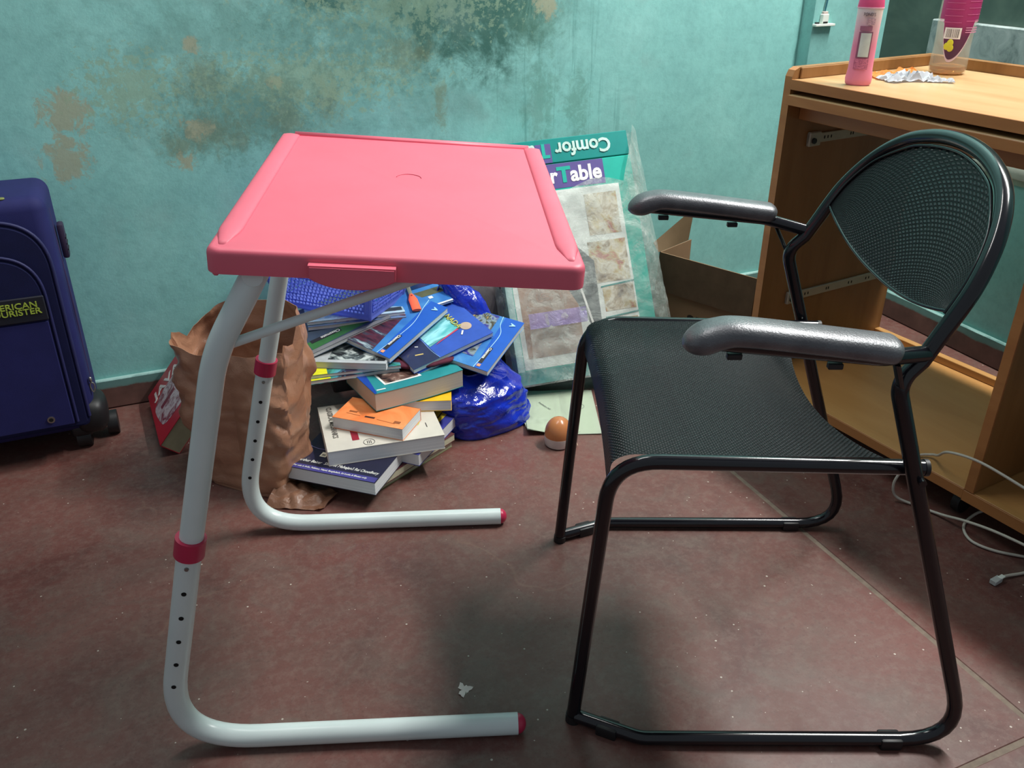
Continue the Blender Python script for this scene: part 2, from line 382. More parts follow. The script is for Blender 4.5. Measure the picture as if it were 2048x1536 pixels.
sweep('edge_ridge', [(-TW / 2 + .02, TD / 2 - .009, -.001), (TW / 2 - .02, TD / 2 - .009, -.001)], (.0042, .0065), M_pink, top, 16, up=(0, 0, 1), smooth=180)
# faint moulded ring in the middle
bm = bmesh.new(); pts = [(.0 + .016 * math.cos(a), .045 + .016 * math.sin(a), -.0008) for a in [math.pi * (i / 16) for i in range(17)]]
addsweep(bm, pts, .0006, 6); bmo('moulded_ring', bm, mat('ring_shadow_pink', (205, 78, 102), .5), top, 60)
# pull-out handle under the near rim
def handle_f():
    bm = bmesh.new(); n = 16; fr = []; bk = []
    for k in range(n + 1):
        x = -.044 + .088 * k / n; s = (x / .044); zb = -.026 - .011 * (1 - abs(s) ** 2.4)
        fr.append((x, zb))
    for y in (-TD / 2 - .008, -TD / 2 + .02):
        ring = [bm.verts.new((x, y, z)) for x, z in fr] + [bm.verts.new((.044, y, -.0125)), bm.verts.new((-.044, y, -.0125))]
        (fr_l := ring); bk.append(ring)
    a, b2 = bk; N = len(a)
    bm.faces.new(a); bm.faces.new(b2[::-1])
    for k in range(N): bm.faces.new((a[k], b2[k], b2[(k + 1) % N], a[(k + 1) % N]))
    bmesh.ops.recalc_face_normals(bm, faces=bm.faces)
    bmesh.ops.bevel(bm, geom=[e for e in bm.edges if all(v.co.y < -TD / 2 for v in e.verts)], offset=.0015, segments=2, affect='EDGES')
    return bm
h_ = bmo('pull_handle', handle_f(), M_pink, top, 40); h_.location = (-.047, -.003, .003)
box('nub', (-TW / 2 + .006, -TD / 2 + .004, -.031), (-TW / 2 + .013, -TD / 2 + .014, -.024), M_pink, top, .002, 1)
# legs
def leg(y, up):
    lo = fillet([(.195, y, .0155), (-.281, y, .0155), (-.200, y, .340)], [0, .095, 0], 16)
    l = sweep('lower_leg', lo, .0150, M_tub, tb, 20)
    d = Vector((-.200 + .281, 0, .340 - .0155)).normalized()
    u = sweep('upper_leg', fillet([Vector((-.200, y, .340)) - d * .04, (-.134, y * .985, .592), (-.080, y * .93, .687 + y * .022)], [0, .22, 0], 12), .0142, M_tub, tb, 20)
    cp = Vector((-.200, y, .340))
    cyl('collar', cp - d * .012, cp + d * .014, .0182, M_crim, tb, seg=28)
    # end cap
    bm = bmesh.new(); bmesh.ops.create_uvsphere(bm, u_segments=20, v_segments=10, radius=.0138)
    bmesh.ops.scale(bm, vec=(.85, 1, 1), verts=bm.verts); bmesh.ops.translate(bm, vec=(.195, y, .0155), verts=bm.verts)
    bmo('end_cap', bm, M_crim, tb, 180)
    nrm = Vector((0, -1, 0)) * .88 + Vector((d.z, 0, -d.x)) * .10; nrm.normalize()
    for k in range(6):
        q = cp - d * (.0225 + .0392 * k) + nrm * .0144
        if k == 0: cyl('spring_button', q - nrm * .002, q + nrm * .0022, .0034, M_steel, tb, .0024, 12)
        else: cyl('adjustment_hole', q - nrm * .002, q + nrm * .0009, .0031, M_hole, tb, seg=12)
M_steel = mat('steel', (150, 152, 150), .3, .9)
M_hole = mat('hole_black', (8, 8, 8), .9)
leg(-HY, 0); leg(HY, 0)
def tl(x, y): return (x, y, .705 - .031 - (x - .067) * .073 + y * .022)
sweep('support_rail', [tl(-.085, -HY + .045), tl(.20, -HY + .045)], .009, M_tub, tb, 12)
sweep('support_rail', [tl(-.085, HY - .03), tl(.20, HY - .03)], .009, M_tub, tb, 12)
sweep('cross_bar', [tl(-.082, -HY + .0), tl(-.082, HY - .0)], .011, M_tub, tb, 12)
sweep('brace_rod', [(-.128, -HY + .012, .596), (.108, -HY + .016, .676)], .0055, M_tub, tb, 12)

# ------------------------------------------------------------------ chair
M_blk = mat('black_gloss_tube', (16, 16, 22), .16, spec=.6, var=.1)
def mesh_mat(name, fu, fv):
    t = NT(name); t.set(.42, 0, .5); v = t.coord('UV', (fu, fv, 1), (0, 0, R(45)))
    vo = t.n('ShaderNodeTexVoronoi'); t.l(v, vo.inputs['Vector']); vo.inputs['Scale'].default_value = 1; vo.inputs['Randomness'].default_value = 0
    h = t.ramp(vo.outputs['Distance'], [(.22, 1.), (.42, 0.)])
    t.l(t.mix(h, srgb(17, 19, 22), srgb(62, 69, 74)), t.b.inputs['Base Color']); t.bump(h, .6, .0015)
    tr = t.n('ShaderNodeBsdfTransparent'); mx = t.n('ShaderNodeMixShader'); t.l(t.math('MULTIPLY', t.ramp(vo.outputs['Distance'], [(.14, 1.), (.22, 0.)]), .22), mx.inputs[0])
    t.l(t.b.outputs[0], mx.inputs[1]); t.l(tr.outputs[0], mx.inputs[2]); t.l(mx.outputs[0], t.out.inputs[0]); return t.m
ch = thing('armchair', 'black metal chair with perforated seat and back, grey armrests, sled base', 'chair', (.3, 1.093, 0), 0)
CX = .3; TR = .0097
def P(x, y, z): return Vector((x - CX, y, z))
hoop = [(.222, .552), (.219, .575), (.217, .60), (.215, .63), (.211, .655), (.2, .68), (.182, .705), (.155, .728), (.117, .747), (.06, .760), (0, .764)]
bx = lambda z: .435 + .5 * (z - .54)
hp = [P(bx(z) + .012 * (1 - (h / .215) ** 2 if h < .215 else 0), -h, z) for h, z in hoop]
hp = hp + [Vector((p.x, -p.y, p.z)) for p in hp[-2::-1]]
side = lambda s: fillet([P(.092, s * .208, TR + .0015), P(.178, s * .246, TR + .0015), P(.620, s * .246, TR + .0015), P(.430, s * .2235, .548), P(.452, s * .2185, .578)], [0, .05, .062, .035, 0], 8)
a1 = side(-1)[:-1]; a2 = [Vector((p.x, -p.y, p.z)) for p in a1][::-1]
mid = catmull(hp[1:-1], 4)
sweep('back_frame', a1 + mid + a2, TR, M_blk, ch, 16)
for s in (-1, 1):
    sweep('front_leg', fillet([P(.088, s * .205, .006), P(.119, s * .2075, .436), P(.492, s * .2075, .428)], [0, .062, 0], 10), TR, M_blk, ch, 16)
    cyl('tube_cap', P(.491, s * .2075, .428), P(.496, s * .2075, .428), .0105, M_dark, ch)
    cyl('seat_bolt', P(.476, s * .20, .4285), P(.476, s * .244, .4285), .0045, M_blk, ch, seg=12)
    cyl('leg_foot', P(.0885, s * .205, 0), P(.089, s * .205, .012), .0112, M_dark, ch)
    for gx in (.135, .52):
        gy = s * (.228 if gx < .2 else .246)
        bm = bmesh.new(); addbox(bm, P(gx, gy, .009), (.03, .023, .018), Matrix.Rotation(R(0 if gx > .2 else s * 24), 3, 'Z'), .003, 2)
        bmo('foot_glide', bm, M_dark, ch, 40)
    # armrest
    sweep('arm_tube', fillet([P(.215, s * .250, .611), P(.395, s * .250, .5935), P(.455, s * .2195, .584)], [0, .04, 0], 8), .0092, M_blk, ch, 14)
    sweep('arm_brace', [P(.413, s * .245, .583), P(.434, s * .226, .540)], (.002, .005), M_blk, ch, 8)
    for gx, gz in ((.236, .605), (.345, .594)):
        bm = bmesh.new(); addbox(bm, P(gx, s * .250, gz - .010), (.016, .008, .007), None, .001, 1)
        bmo('arm_screw', bm, M_dark, ch, 40)
M_arm = NT('grey_armrest'); M_arm.set(.36, .35, .6); v_ = M_arm.coord()
M_arm.l(M_arm.ramp(M_arm.noise(v_, 25, 3), [(.3, srgb(88, 88, 92)), (.7, srgb(112, 113, 116))]), M_arm.b.inputs['Base Color'])
M_arm.bump(M_arm.noise(v_, 420, 2), .35, .0012); M_arm = M_arm.m
for s in (-1, 1):
    path = catmull([P(.180, s * .250, .607), P(.186, s * .250, .6095), P(.198, s * .250, .614), P(.215, s * .250, .6205), P(.238, s * .250, .6235), P(.30, s * .250, .617), P(.38, s * .250, .607), P(.402, s * .250, .604), P(.411, s * .250, .602)], 5)
    path = resample(path, 90)
    def rr(t):
        w = .0236; h = .0134; dist = t * .232
        e = min(1, dist / .026); f = math.sqrt(max(.01, 1 - (1 - e) ** 2)); g = min(1, (.232 - dist) / .012); g = math.sqrt(max(.06, 1 - (1 - g) ** 2))
        nose = 1 + .14 * math.exp(-((dist - .026) / .02) ** 2)
        return (h * f * g * nose, w * f * g)
    def sq(a):
        c, q = math.cos(a), math.sin(a); n = 2.6
        return (math.copysign(abs(c) ** (2 / n), c), math.copysign(abs(q) ** (2 / n), q))
    sweep('armrest_pad', path, rr, M_arm, ch, 24, up=(0, 0, 1), prof=sq, smooth=180)
# seat sheet
def seat_f(u, v):
    y = (v * 2 - 1) * .2015; L = .385 + .032 * 0
    # section along u: front drop, bend, flat
    d0 = .055; tot = d0 + .325
    s = u * tot
    if s < d0 - .02: x = .1165 + .0035 * (s / d0); z = .388 + s
    else:
        q = min(1, (s - (d0 - .02)) / .05); a = q * math.pi / 2
        x = .119 + .030 * (1 - math.cos(a)); z = .4233 + .0180 * math.sin(a)
        if s > d0 + .03: x = .149 + (s - d0 - .03); z = .4413 - (x - .149) * .012
    sag = (1 - (y / .2015) ** 2); w_ = min(1, max(0, (x - .13) / .1))
    z -= .020 * sag * w_ * (1 + .3 * min(1, max(0, (x - .3) / .15)))
    x -= (.030 * sag) * (max(0, x - .25) / .2)
    x += .006 * sag * (1 - w_)
    return P(x, y, z)
grid('seat', seat_f, 60, 36, mesh_mat('perforated_seat', 78, 84), ch, -.003)
arc = [(.203, .625), (.203, .64), (.198, .66), (.187, .683), (.168, .704), (.142, .722), (.105, .739), (.055, .750), (0, .753)]
arc2 = arc + [(-h, z) for h, z in arc[-2::-1]]
def arc_at(t):
    f = t * (len(arc2) - 1); i = min(int(f), len(arc2) - 2); f -= i
    return Vector(arc2[i]) * (1 - f) + Vector(arc2[i + 1]) * f
def back_f(u, v):
    a = 1 - 2 * u; b = Vector((.203 * a, .596 + .032 * abs(a) ** 2.2)); t = arc_at(u); q = b * (1 - v) + t * v
    return P(bx(q.y) + .016 * (1 - (q.x / .21) ** 2) - .004, -q.x, q.y)
grid('backrest', back_f, 48, 24, mesh_mat('perforated_back', 66, 38), ch, -.0035)
sweep('backrest_rim', catmull([back_f(i / 24, 1.) + Vector((-.002, 0, 0)) for i in range(25)], 3), .0022, M_blk, ch, 8)
sweep('backrest_rim', catmull([back_f(i / 24, 0.) + Vector((0, 0, 0)) for i in range(25)], 3), .0022, M_blk, ch, 8)

# ------------------------------------------------------------------ desk
def wood(name, c1, c2, c3, rough=.35, grain=(3, 60, 60)):
    t = NT(name); t.set(rough, 0, .45); v = t.coord(scale=grain)
    t.l(t.ramp(t.noise(v, 1., 5, .6, .4), [(.3, srgb(*c1)), (.5, srgb(*c2)), (.72, srgb(*c3))]), t.b.inputs['Base Color']); return t.m
M_wt = wood('beech_top', (176, 140, 96), (186, 152, 108), (194, 162, 120), .32, (2.5, 14, 30))
M_we = wood('beech_edge', (158, 102, 58), (168, 112, 64), (178, 122, 74), .4, (3, 20, 20))
M_wp = wood('beech_panel', (128, 88, 48), (142, 100, 56), (152, 110, 66), .45, (20, 20, 2.5))
M_ws = wood('beech_shelf', (178, 130, 74), (188, 140, 84), (196, 150, 94), .4, (2.5, 14, 30))
dk = thing('computer_desk', 'light brown wooden computer desk with open lower shelf at right', 'desk', (.545, 1.847, 0), math.atan2(-.8633, .5047))
DD = .44
def dbox(n, lo, hi, m, bev=.0012): return box(n, lo, hi, m, dk, bev, 1)
# side panels: body + edge band in front
def side_panel(x, name='side_panel'):
    th = .018; prof = [(0, .05), (DD, .05), (DD, .752), (.018, .752), (.006, .747), (0, .735)]
    bm = bmesh.new(); a = [bm.verts.new((x, y, z)) for y, z in prof]; c = [bm.verts.new((x + th, y, z)) for y, z in prof]; N = len(prof)
    bm.faces.new(a); bm.faces.new(c[::-1])
    for k in range(N): bm.faces.new((a[k], c[k], c[(k + 1) % N], a[(k + 1) % N]))
    o = bmo(name, bm, M_wp, dk)
    o.data.materials.append(M_we)
    for f in o.data.polygons:
        if abs(f.normal.x) < .5 and f.normal.y < -.3: f.material_index = 1
    return o
side_panel(0); side_panel(.875)
dbox('mid_panel', (.574, .004, .080), (.592, DD, .684), M_wp)
dbox('edge_band', (.574, .0, .080), (.592, .004, .684), M_we, .0005)
dbox('desktop', (.018, .003, .712), (.875, DD - .016, .730), M_wt)
dbox('edge_band', (.018, -.001, .711), (.875, .003, .7305), M_we, .0005)
dbox('keyboard_shelf', (.020, -.006, .684), (.873, .36, .702), M_wt)
dbox('edge_band', (.020, -.010, .683), (.873, -.006, .7015), M_we, .0005)
dbox('apron_rail', (.018, .035, .650), (.574, .051, .684), M_we)
dbox('back_rail', (.018, DD - .016, .700), (.875, DD, .752), M_wp)
dbox('back_stretcher', (.018, DD - .016, .60), (.875, DD, .70), M_wp)
def side_rail(x):
    dbox('side_rail', (x, .02, .7302), (x + .004, DD - .016, .7515), M_wp)
side_rail(.018)
dbox('bottom_shelf', (.018, .003, .060), (.574, DD, .080), M_ws)
dbox('edge_band', (.018, -.001, .060), (.574, .003, .0800), M_we, .0005)
dbox('shelf_lip', (.018, DD - .018, .080), (.574, DD, .098), M_ws)
dbox('tower_base', (.574, .003, .058), (.875, DD, .079), M_ws)
dbox('edge_band', (.574, -.001, .057), (.875, .003, .079), M_we, .0005)
def castor(x, y):
    bm = bmesh.new(); addcyl(bm, (x - .008, y, .024), (x + .008, y, .024), .024, seg=20); addbox(bm, (x, y, .05), (.02, .02, .012), None, .002, 1)
    bmo('castor', bm, M_dark, dk, 40)
for x in (.05, .55, .83):
    for y in (.05, DD - .05): castor(x, y)
M_slide = mat('slide_metal', (172, 168, 150), .45, .3, var=.06)
def slide(z, y0, y1):
    o = dbox('drawer_slide', (.018, y0, z - .010), (.0245, y1, z + .010), M_slide)
    box('slide_bracket', (.018, y0, z - .016), (.027, y0 + .035, z + .014), M_slide, o, .002, 1)
    cyl('roller', (.0265, y0 + .012, z - .004), (.031, y0 + .012, z - .004), .006, M_dark, o, seg=14)
    for k in (.045, .055, .065, .125, .132, .2, .21, .26, .27):
        if y0 + k < y1: box('slot', (.0245, y0 + k, z - .003), (.0249, y0 + k + .003, z + .003), M_hole, o)
slide(.607, .068, .33); slide(.250, .078, .43)

# ------------------------------------------------------------------ things on the desk
M_tp = NT('pink_bottle_body'); M_tp.set(.35); v_ = M_tp.coord(); s_ = M_tp.n('ShaderNodeSeparateXYZ'); M_tp.l(v_, s_.inputs[0])
M_tp.l(M_tp.ramp(s_.outputs[2], [(.0, srgb(240, 140, 172)), (.07, srgb(240, 140, 172)), (.105, srgb(238, 190, 202)), (.132, srgb(238, 222, 220))]), M_tp.b.inputs['Base Color']); M_tp = M_tp.m
ta = thing('talc_bottle', 'slim pink powder bottle with a blank white sticker, standing on the desk', 'bottle', (.662, 1.768, .7302), R(-19.5))
def oval(name, prof, m, parent): return lathe(name, prof, m, parent, 36, 1., .62)
oval('bottle_body', [(.0205, 0), (.0235, .003), (.0245, .012), (.0222, .03), (.0215, .08), (.0225, .130), (.0228, .136)], M_tp, ta)
oval('cap', [(.0232, .136), (.0235, .138), (.0222, .150), (.0218, .154), (.0195, .175), (.012, .178)], mat('bright_pink_cap', (236, 92, 142), .35), ta)
oval('cap_band', [(.0225, .1358), (.0239, .1362), (.0239, .138), (.0225, .1384)], mat('pale_pink_band', (250, 196, 214), .3), ta)
def curved(name, x0, x1, z0, z1, m, parent, rx, ry, off=.0006, n=8):
    def f(u, v):
        x = x0 + (x1 - x0) * u; y = -ry * math.sqrt(max(0, 1 - (x / rx) ** 2)) - off
        return (x, y, z0 + (z1 - z0) * v)
    return grid(name, f, n, 1, m, parent, 0, 180)
curved('blank_sticker', -.009, .0095, .052, .094, mat('sticker_white', (222, 232, 226), .5), ta, .0224, .0143, .0012)
curved('barcode_patch', -.0125, .0115, .05, .096, mat('mauve_print', (150, 92, 118), .5), ta, .0224, .0143, .0007)
curved('printed_text_block', -.0135, .012, .030, .049, blotch('mauve_text', [(.42, (226, 132, 164)), (.5, (176, 92, 128)), (.6, (226, 132, 164))], 160, .4, 2, 0, (1, 1, 3)), ta, .0226, .0146, .0006)
curved('printed_text_block', -.0125, .009, .098, .106, mat('mauve_bar', (172, 110, 136), .5), ta, .0224, .0143, .0006)
curved('printed_text_block', -.0015, .012, .108, .119, blotch('grey_text', [(.42, (236, 196, 206)), (.5, (150, 110, 130)), (.6, (236, 196, 206))], 220, .4, 2, 0, (1, 1, 3)), ta, .0226, .0146, .0008)
M_ink = mat('black_ink', (34, 30, 36), .5); M_wht = mat('white_ink', (236, 236, 230), .5)
Mt = Matrix.Translation((-.0105, -.0152, .1235)) @ Matrix.Rotation(R(90), 4, 'X')
lettering("POND'S", .0085, mat('thin_grey_ink', (104, 92, 104), .5), ta, None, M=Mt, th=.0008, sx=.72)
M_tea = NT('amber_tea'); M_tea.set(.08, 0, .5); M_tea.b.inputs['Transmission Weight'].default_value = .75; M_tea.b.inputs['IOR'].default_value = 1.3
M_tea.b.inputs['Base Color'].default_value = srgb(214, 150, 70); M_tea = M_tea.m
M_clear = NT('clear_plastic'); tr_ = M_clear.n('ShaderNodeBsdfTransparent'); mx_ = M_clear.n('ShaderNodeMixShader'); M_clear.set(.08, 0, .6)
M_clear.b.inputs['Base Color'].default_value = srgb(214, 206, 190); mx_.inputs[0].default_value = .30
M_clear.l(tr_.outputs[0], mx_.inputs[1]); M_clear.l(M_clear.b.outputs[0], mx_.inputs[2]); M_clear.l(mx_.outputs[0], M_clear.out.inputs[0]); M_clear = M_clear.m
te = thing('tea_bottle', 'large clear bottle with purple lemon label and a little amber drink', 'bottle', (.900, 1.922, .7302), R(-6))
lathe('drink', [(.028, .002), (.0335, .006), (.0345, .016)], M_tea, te, 40)
lathe('bottle_shell', [(.026, 0), (.0345, .003), (.0365, .012), (.0362, .03), (.0348, .05), (.0352, .075), (.0366, .1), (.0366, .19), (.030, .215), (.016, .235), (.0155, .255)], M_clear, te, 44)
M_purp = NT('purple_label'); M_purp.set(.35); v_ = M_purp.coord(); s_ = M_purp.n('ShaderNodeSeparateXYZ'); M_purp.l(v_, s_.inputs[0])
M_purp.l(M_purp.ramp(s_.outputs[2], [(.04, srgb(78, 40, 68)), (.075, srgb(96, 42, 78)), (.1, srgb(158, 46, 104)), (.15, srgb(172, 52, 112))]), M_purp.b.inputs['Base Color']); M_purp = M_purp.m
def label_f(z_low, rad):
    def f(u, v):
        a = R(-195) + u * R(225); x = (u - .40) / .40
        zl = z_low + .055 * max(0, (x ** 2)) ** 1.15 if x > 0 else z_low + .062 * min(1, abs(x) * 1.35) ** 3
        zl = min(zl, .085); z = zl + (.185 - zl) * v; rb = rad + (.0368 - .0352) * min(1, max(0, (z - .05) / .05))
        return (rb * math.cos(a), rb * math.sin(a), z)
    return f
def ringlabel(name, zl, r, m, ztop=None):
    def f(u, v):
        a = R(-170) + u * R(160)                       # the front half of the bottle
        t = (u - .36)
        z0 = zl + min(.075, 7.5 * t * t * (.55 if t > 0 else 1.6) * .12)
        z = z0 + (.186 - z0) * v
        return (r * math.cos(a), r * math.sin(a), z)
    return grid(name, f, 48, 6, m, te, 0, 180)
ringlabel('label_border', .026, .0371, mat('label_edge', (222, 196, 206), .4)); ringlabel('label', .031, .0375, M_purp)
def onbottle(name, u0, u1, z0, z1, m, r=.0380):
    def f(u, v):
        a = R(-170) + (u0 + (u1 - u0) * u) * R(160); return (r * math.cos(a), r * math.sin(a), z0 + (z1 - z0) * v)
    return grid(name, f, 8, 1, m, te, 0, 180)
M_bar = NT('barcode'); M_bar.set(.5); v_ = M_bar.coord('UV', (34, 0.01, 1)); nn = M_bar.noise(v_, 1., 0, .5)
M_bar.l(M_bar.ramp(nn, [(.49, srgb(236, 232, 230)), (.51, srgb(60, 52, 56))]), M_bar.b.inputs['Base Color']); M_bar = M_bar.m
onbottle('barcode_patch', .19, .49, .070, .091, mat('barcode_white', (238, 232, 232), .5), .0379)
onbottle('barcode', .22, .46, .0725, .0885, M_bar, .0382)
for i in range(3): onbottle('printed_line', .56, .92, .082 + i * .0042, .0838 + i * .0042, mat('pale_print', (214, 140, 178), .5))
for i in range(6): onbottle('printed_line', .12, .46, .100 + i * .012, .1015 + i * .012, mat('rose_print', (190, 84, 138), .5)); onbottle('printed_line', .54, .9, .103 + i * .012, .1045 + i * .012, mat('rose_print', (196, 92, 144), .5))
for (u, z) in ((.285, .056), (.335, .0625), (.35, .053)):
    a = R(-170) + u * R(160); bm = bmesh.new(); bmesh.ops.create_uvsphere(bm, u_segments=14, v_segments=8, radius=.0062)
    bmesh.ops.scale(bm, vec=(1, .16, 1.15), verts=bm.verts); bmesh.ops.rotate(bm, matrix=Matrix.Rotation(a + R(90), 3, 'Z'), verts=bm.verts)
    bmesh.ops.translate(bm, vec=(.0378 * math.cos(a), .0378 * math.sin(a), z), verts=bm.verts)
    bmo('printed_lemon', bm, mat('lemon_yellow', (206, 200, 50), .45), te, 180)
def crumple(name, c, sx, sy, h, m, seed, rot=0., n=22, label=None, cat=None, rough=9.):
    def f(u, v):
        x = (u - .5) * sx; y = (v - .5) * sy; e = min(u, v, 1 - u, 1 - v)
        q = abs(noise.noise(Vector((x * rough * 8 + seed, y * rough * 8, seed)))) + .5 * abs(noise.noise(Vector((x * rough * 18, y * rough * 18 + seed, seed))))
        wob = .12 * sx * noise.noise(Vector((u * 4 + seed, v * 4, 3))); wob2 = .14 * sy * noise.noise(Vector((u * 4, v * 4 + seed, 8)))
        z = h * (.15 + 1.5 * q) * min(1, .35 + e * 5)
        return (x + wob, y + wob2, z)
    o = grid(name, f, n, n, m, None, -.0004, 30); o.location = c; o.rotation_euler = (0, 0, rot)
    return tag(o, label, cat)
M_tis = mat('white_crumple', (212, 216, 222), .55, var=.03)
crumple('crumpled_wrapper', (.775, 1.825, .7306), .095, .062, .014, M_tis, 3.3, R(15), label='crumpled white wrapper lying on the desktop beside the pink bottle', cat='wrapper')
crumple('crumpled_wrapper', (.835, 1.800, .7306), .05, .022, .010, M_tis, 8.1, R(-15), label='small crumpled white wrapper scrap nearest the large purple-label bottle', cat='wrapper')
crumple('snack_packet', (.775, 1.872, .7306), .11, .045, .013, mat('orange_packet', (238, 164, 78), .35, coat=.3), 5.2, R(10), label='flattened orange snack packet behind the crumpled white wrappers', cat='packet', rough=4)

# ------------------------------------------------------------------ books
M_page = NT('page_edges'); M_page.set(.8); v_ = M_page.coord(scale=(1, 1, 900)); nn = M_page.noise(v_, 1.3, 2)
M_page.l(M_page.ramp(nn, [(.3, srgb(178, 172, 160)), (.7, srgb(208, 202, 190))]), M_page.b.inputs['Base Color']); M_page = M_page.m
M_page2 = NT('white_page_edges'); M_page2.set(.8); v_ = M_page2.coord(scale=(1, 1, 900)); nn = M_page2.noise(v_, 1.3, 2)
M_page2.l(M_page2.ramp(nn, [(.3, srgb(200, 202, 206)), (.7, srgb(234, 236, 238))]), M_page2.b.inputs['Base Color']); M_page2 = M_page2.m
M_page3 = NT('yellowed_page_edges'); M_page3.set(.8); v_ = M_page3.coord(scale=(1, 1, 900)); nn = M_page3.noise(v_, 1.3, 2)
M_page3.l(M_page3.ramp(nn, [(.3, srgb(184, 180, 152)), (.7, srgb(208, 204, 178))]), M_page3.b.inputs['Base Color']); M_page3 = M_page3.m
def orient(p, az, tilt, roll=0.):
    """frame: x = az within a plane tipped by tilt about the world X axis"""
    n = Vector((math.sin(R(roll)), -math.sin(R(tilt)), math.cos(R(tilt)))).normalized()
    x = Vector((math.cos(R(az)), math.sin(R(az)), 0)); x = (x - n * x.dot(n)).normalized(); y = n.cross(x)
    M = Matrix((x, y, n)).transposed().to_4x4(); M.translation = p; return M
def book(name, label, p, az, w, d, th, cov, page=M_page, tilt=0., roll=0., spine='y+', curl=0., wave=0., group=None, cat='book', round_=0.):
    """p = near corner, bottom; x runs along az; children in local coordinates"""
    r = thing(name, label, cat, group=group, M=orient(Vector(p), az, tilt, roll))
    ct = .0009
    def dz(x, y): return curl * ((x / w) - .5) ** 2 * 4 + wave * math.sin(y / d * 3.0 + x / w * 2)
    def slab(nm, x0, x1, y0, y1, z0, z1, m, n=10):
        bm = bmesh.new(); lay = []
        for z in (z0, z1):
            lay.append([[bm.verts.new((x0 + (x1 - x0) * i / n, y0 + (y1 - y0) * j / n, z + dz(x0 + (x1 - x0) * i / n, y0 + (y1 - y0) * j / n))) for i in range(n + 1)] for j in range(n + 1)])
        a, b_ = lay
        for j in range(n):
            for i in range(n):
                bm.faces.new((a[j][i], a[j + 1][i], a[j + 1][i + 1], a[j][i + 1])); bm.faces.new((b_[j][i], b_[j][i + 1], b_[j + 1][i + 1], b_[j + 1][i]))
        for i in range(n):
            bm.faces.new((a[0][i], a[0][i + 1], b_[0][i + 1], b_[0][i])); bm.faces.new((a[n][i + 1], a[n][i], b_[n][i], b_[n][i + 1]))
            bm.faces.new((a[i + 1][0], a[i][0], b_[i][0], b_[i + 1][0])); bm.faces.new((a[i][n], a[i + 1][n], b_[i + 1][n], b_[i][n]))
        return bmo(nm, bm, m, r, 35)
    slab('page_block', 0.0008, w - .0008, .0008, d - .0008, ct, th - ct, page)
    slab('front_cover', 0, w, 0, d, th - ct, th, cov); slab('back_cover', 0, w, 0, d, 0, ct, cov)
    if spine == 'y+': slab('spine', 0, w, d - .0008, d, 0, th, cov, 4)
    if spine == 'x-': slab('spine', 0, .0008, 0, d, 0, th, cov, 4)
    def decal(nm, poly, m, lift=.0003):
        """flat printed area on the cover: fan of a convex polygon in (x, y), following the cover"""
        # subdivide by triangulated grid across the bounding box clipped is overkill: use a strip between two polylines
        lo, hi = poly
        def f(u, v):
            x = lo[0][0] * (1 - u) + lo[1][0] * u; y = lo[0][1] * (1 - u) + lo[1][1] * u
            x2 = hi[0][0] * (1 - u) + hi[1][0] * u; y2 = hi[0][1] * (1 - u) + hi[1][1] * u
            X = x * (1 - v) + x2 * v; Y = y * (1 - v) + y2 * v
            return (X, Y, th + lift + dz(X, Y))
        return grid(nm, f, 8, 8, m, r, 0, 180)
    def text(s, size, m, x, y, rot=0., **k):
        return lettering(s, size, m, r, (x, y, th + .0007 + dz(x, y)), R(rot), **k)
    def line(pts, wd, m, nm='printed_line', lift=.0005):
        P_ = catmull([Vector((x, y, 0)) for x, y in pts], 6)
        for q in P_: q.z = th + lift + dz(q.x, q.y)
        return sweep(nm, P_, (.0002, wd), m, r, 6, up=(0, 0, 1))
    def rectp(x0, x1, y0, y1, m, nm='printed_panel', lift=.0003): return decal(nm, (((x0, y0), (x1, y0)), ((x0, y1), (x1, y1))), m, lift)
    return r, decal, text, line, rectp
G_B = 'books in the heap on the floor'
# two yellowed books on the floor
M_gcov = mat('olive_cover', (136, 150, 96), .6)
M_grcv = mat('maroon_cover', (92, 44, 48), .5)
book('paperback_book', 'yellow-paged book at the very bottom of the heap, lying on the floor', (-.269, 1.448, 0), 51.5, .225, .165, .0165, M_gcov, M_page3)
book('paperback_book', 'yellow-paged book second from the floor, under the navy physics book', (-.256, 1.446, .0167), 53., .222, .165, .0165, M_grcv, M_page3)
r, dec, tx, ln, rp = book('pocket_book', 'small white-edged book with yellow and blue cover at right side of heap', (-.186, 1.494, .0334), 68, .178, .047, .0270, mat('royal_blue_cover', (60, 64, 150), .45), M_page2)
rp(.12, .178, .02, .047, mat('bright_yellow_print', (226, 204, 60), .45)); ln([(.135, .03), (.172, .033)], .0014, M_ink)
# navy physics book
r, dec, tx, ln, rp = book('physics_textbook', 'navy textbook with white author names, near the bottom of the heap front', (-.440, 1.449, .0334), -17.9, .190, .235, .0285, mat('navy_cover', (34, 34, 58), .35, var=.15), M_page2)
rp(.0015, .1885, .001, .017, mat('violet_band', (66, 62, 132), .4)); 
tx('Arthur Beiser', .0125, M_wht, .010, .0265, 0, shear=.25, sx=.72); tx('Shobhit Mahajan', .0125, M_wht, .066, .0265, 0, shear=.25, sx=.72)
tx('S Rai Choudhury', .0125, M_wht, .126, .0265, 0, shear=.25, sx=.66)
tx('For sale in India, Pakistan, Nepal, Bangladesh, Sri Lanka & Bhutan only', .0070, M_wht, .010, .0075, 0, shear=.2, sx=.80)
rp(.043, .057, .052, .068, mat('logo_cream', (228, 228, 206), .4)); rp(.046, .054, .058, .0605, M_ink, 'logo_bar', .0006); rp(.046, .054, .055, .0565, M_ink, 'logo_bar', .0006)
ln([(.0, .085), (.03, .077), (.07, .080)], .0006, mat('arc_blue', (130, 130, 190), .4))
for x, y in ((.095, .052), (.125, .066), (.158, .088), (.03, .115), (.075, .047)): rp(x, x + .004, y, y + .004, M_wht, 'printed_star')
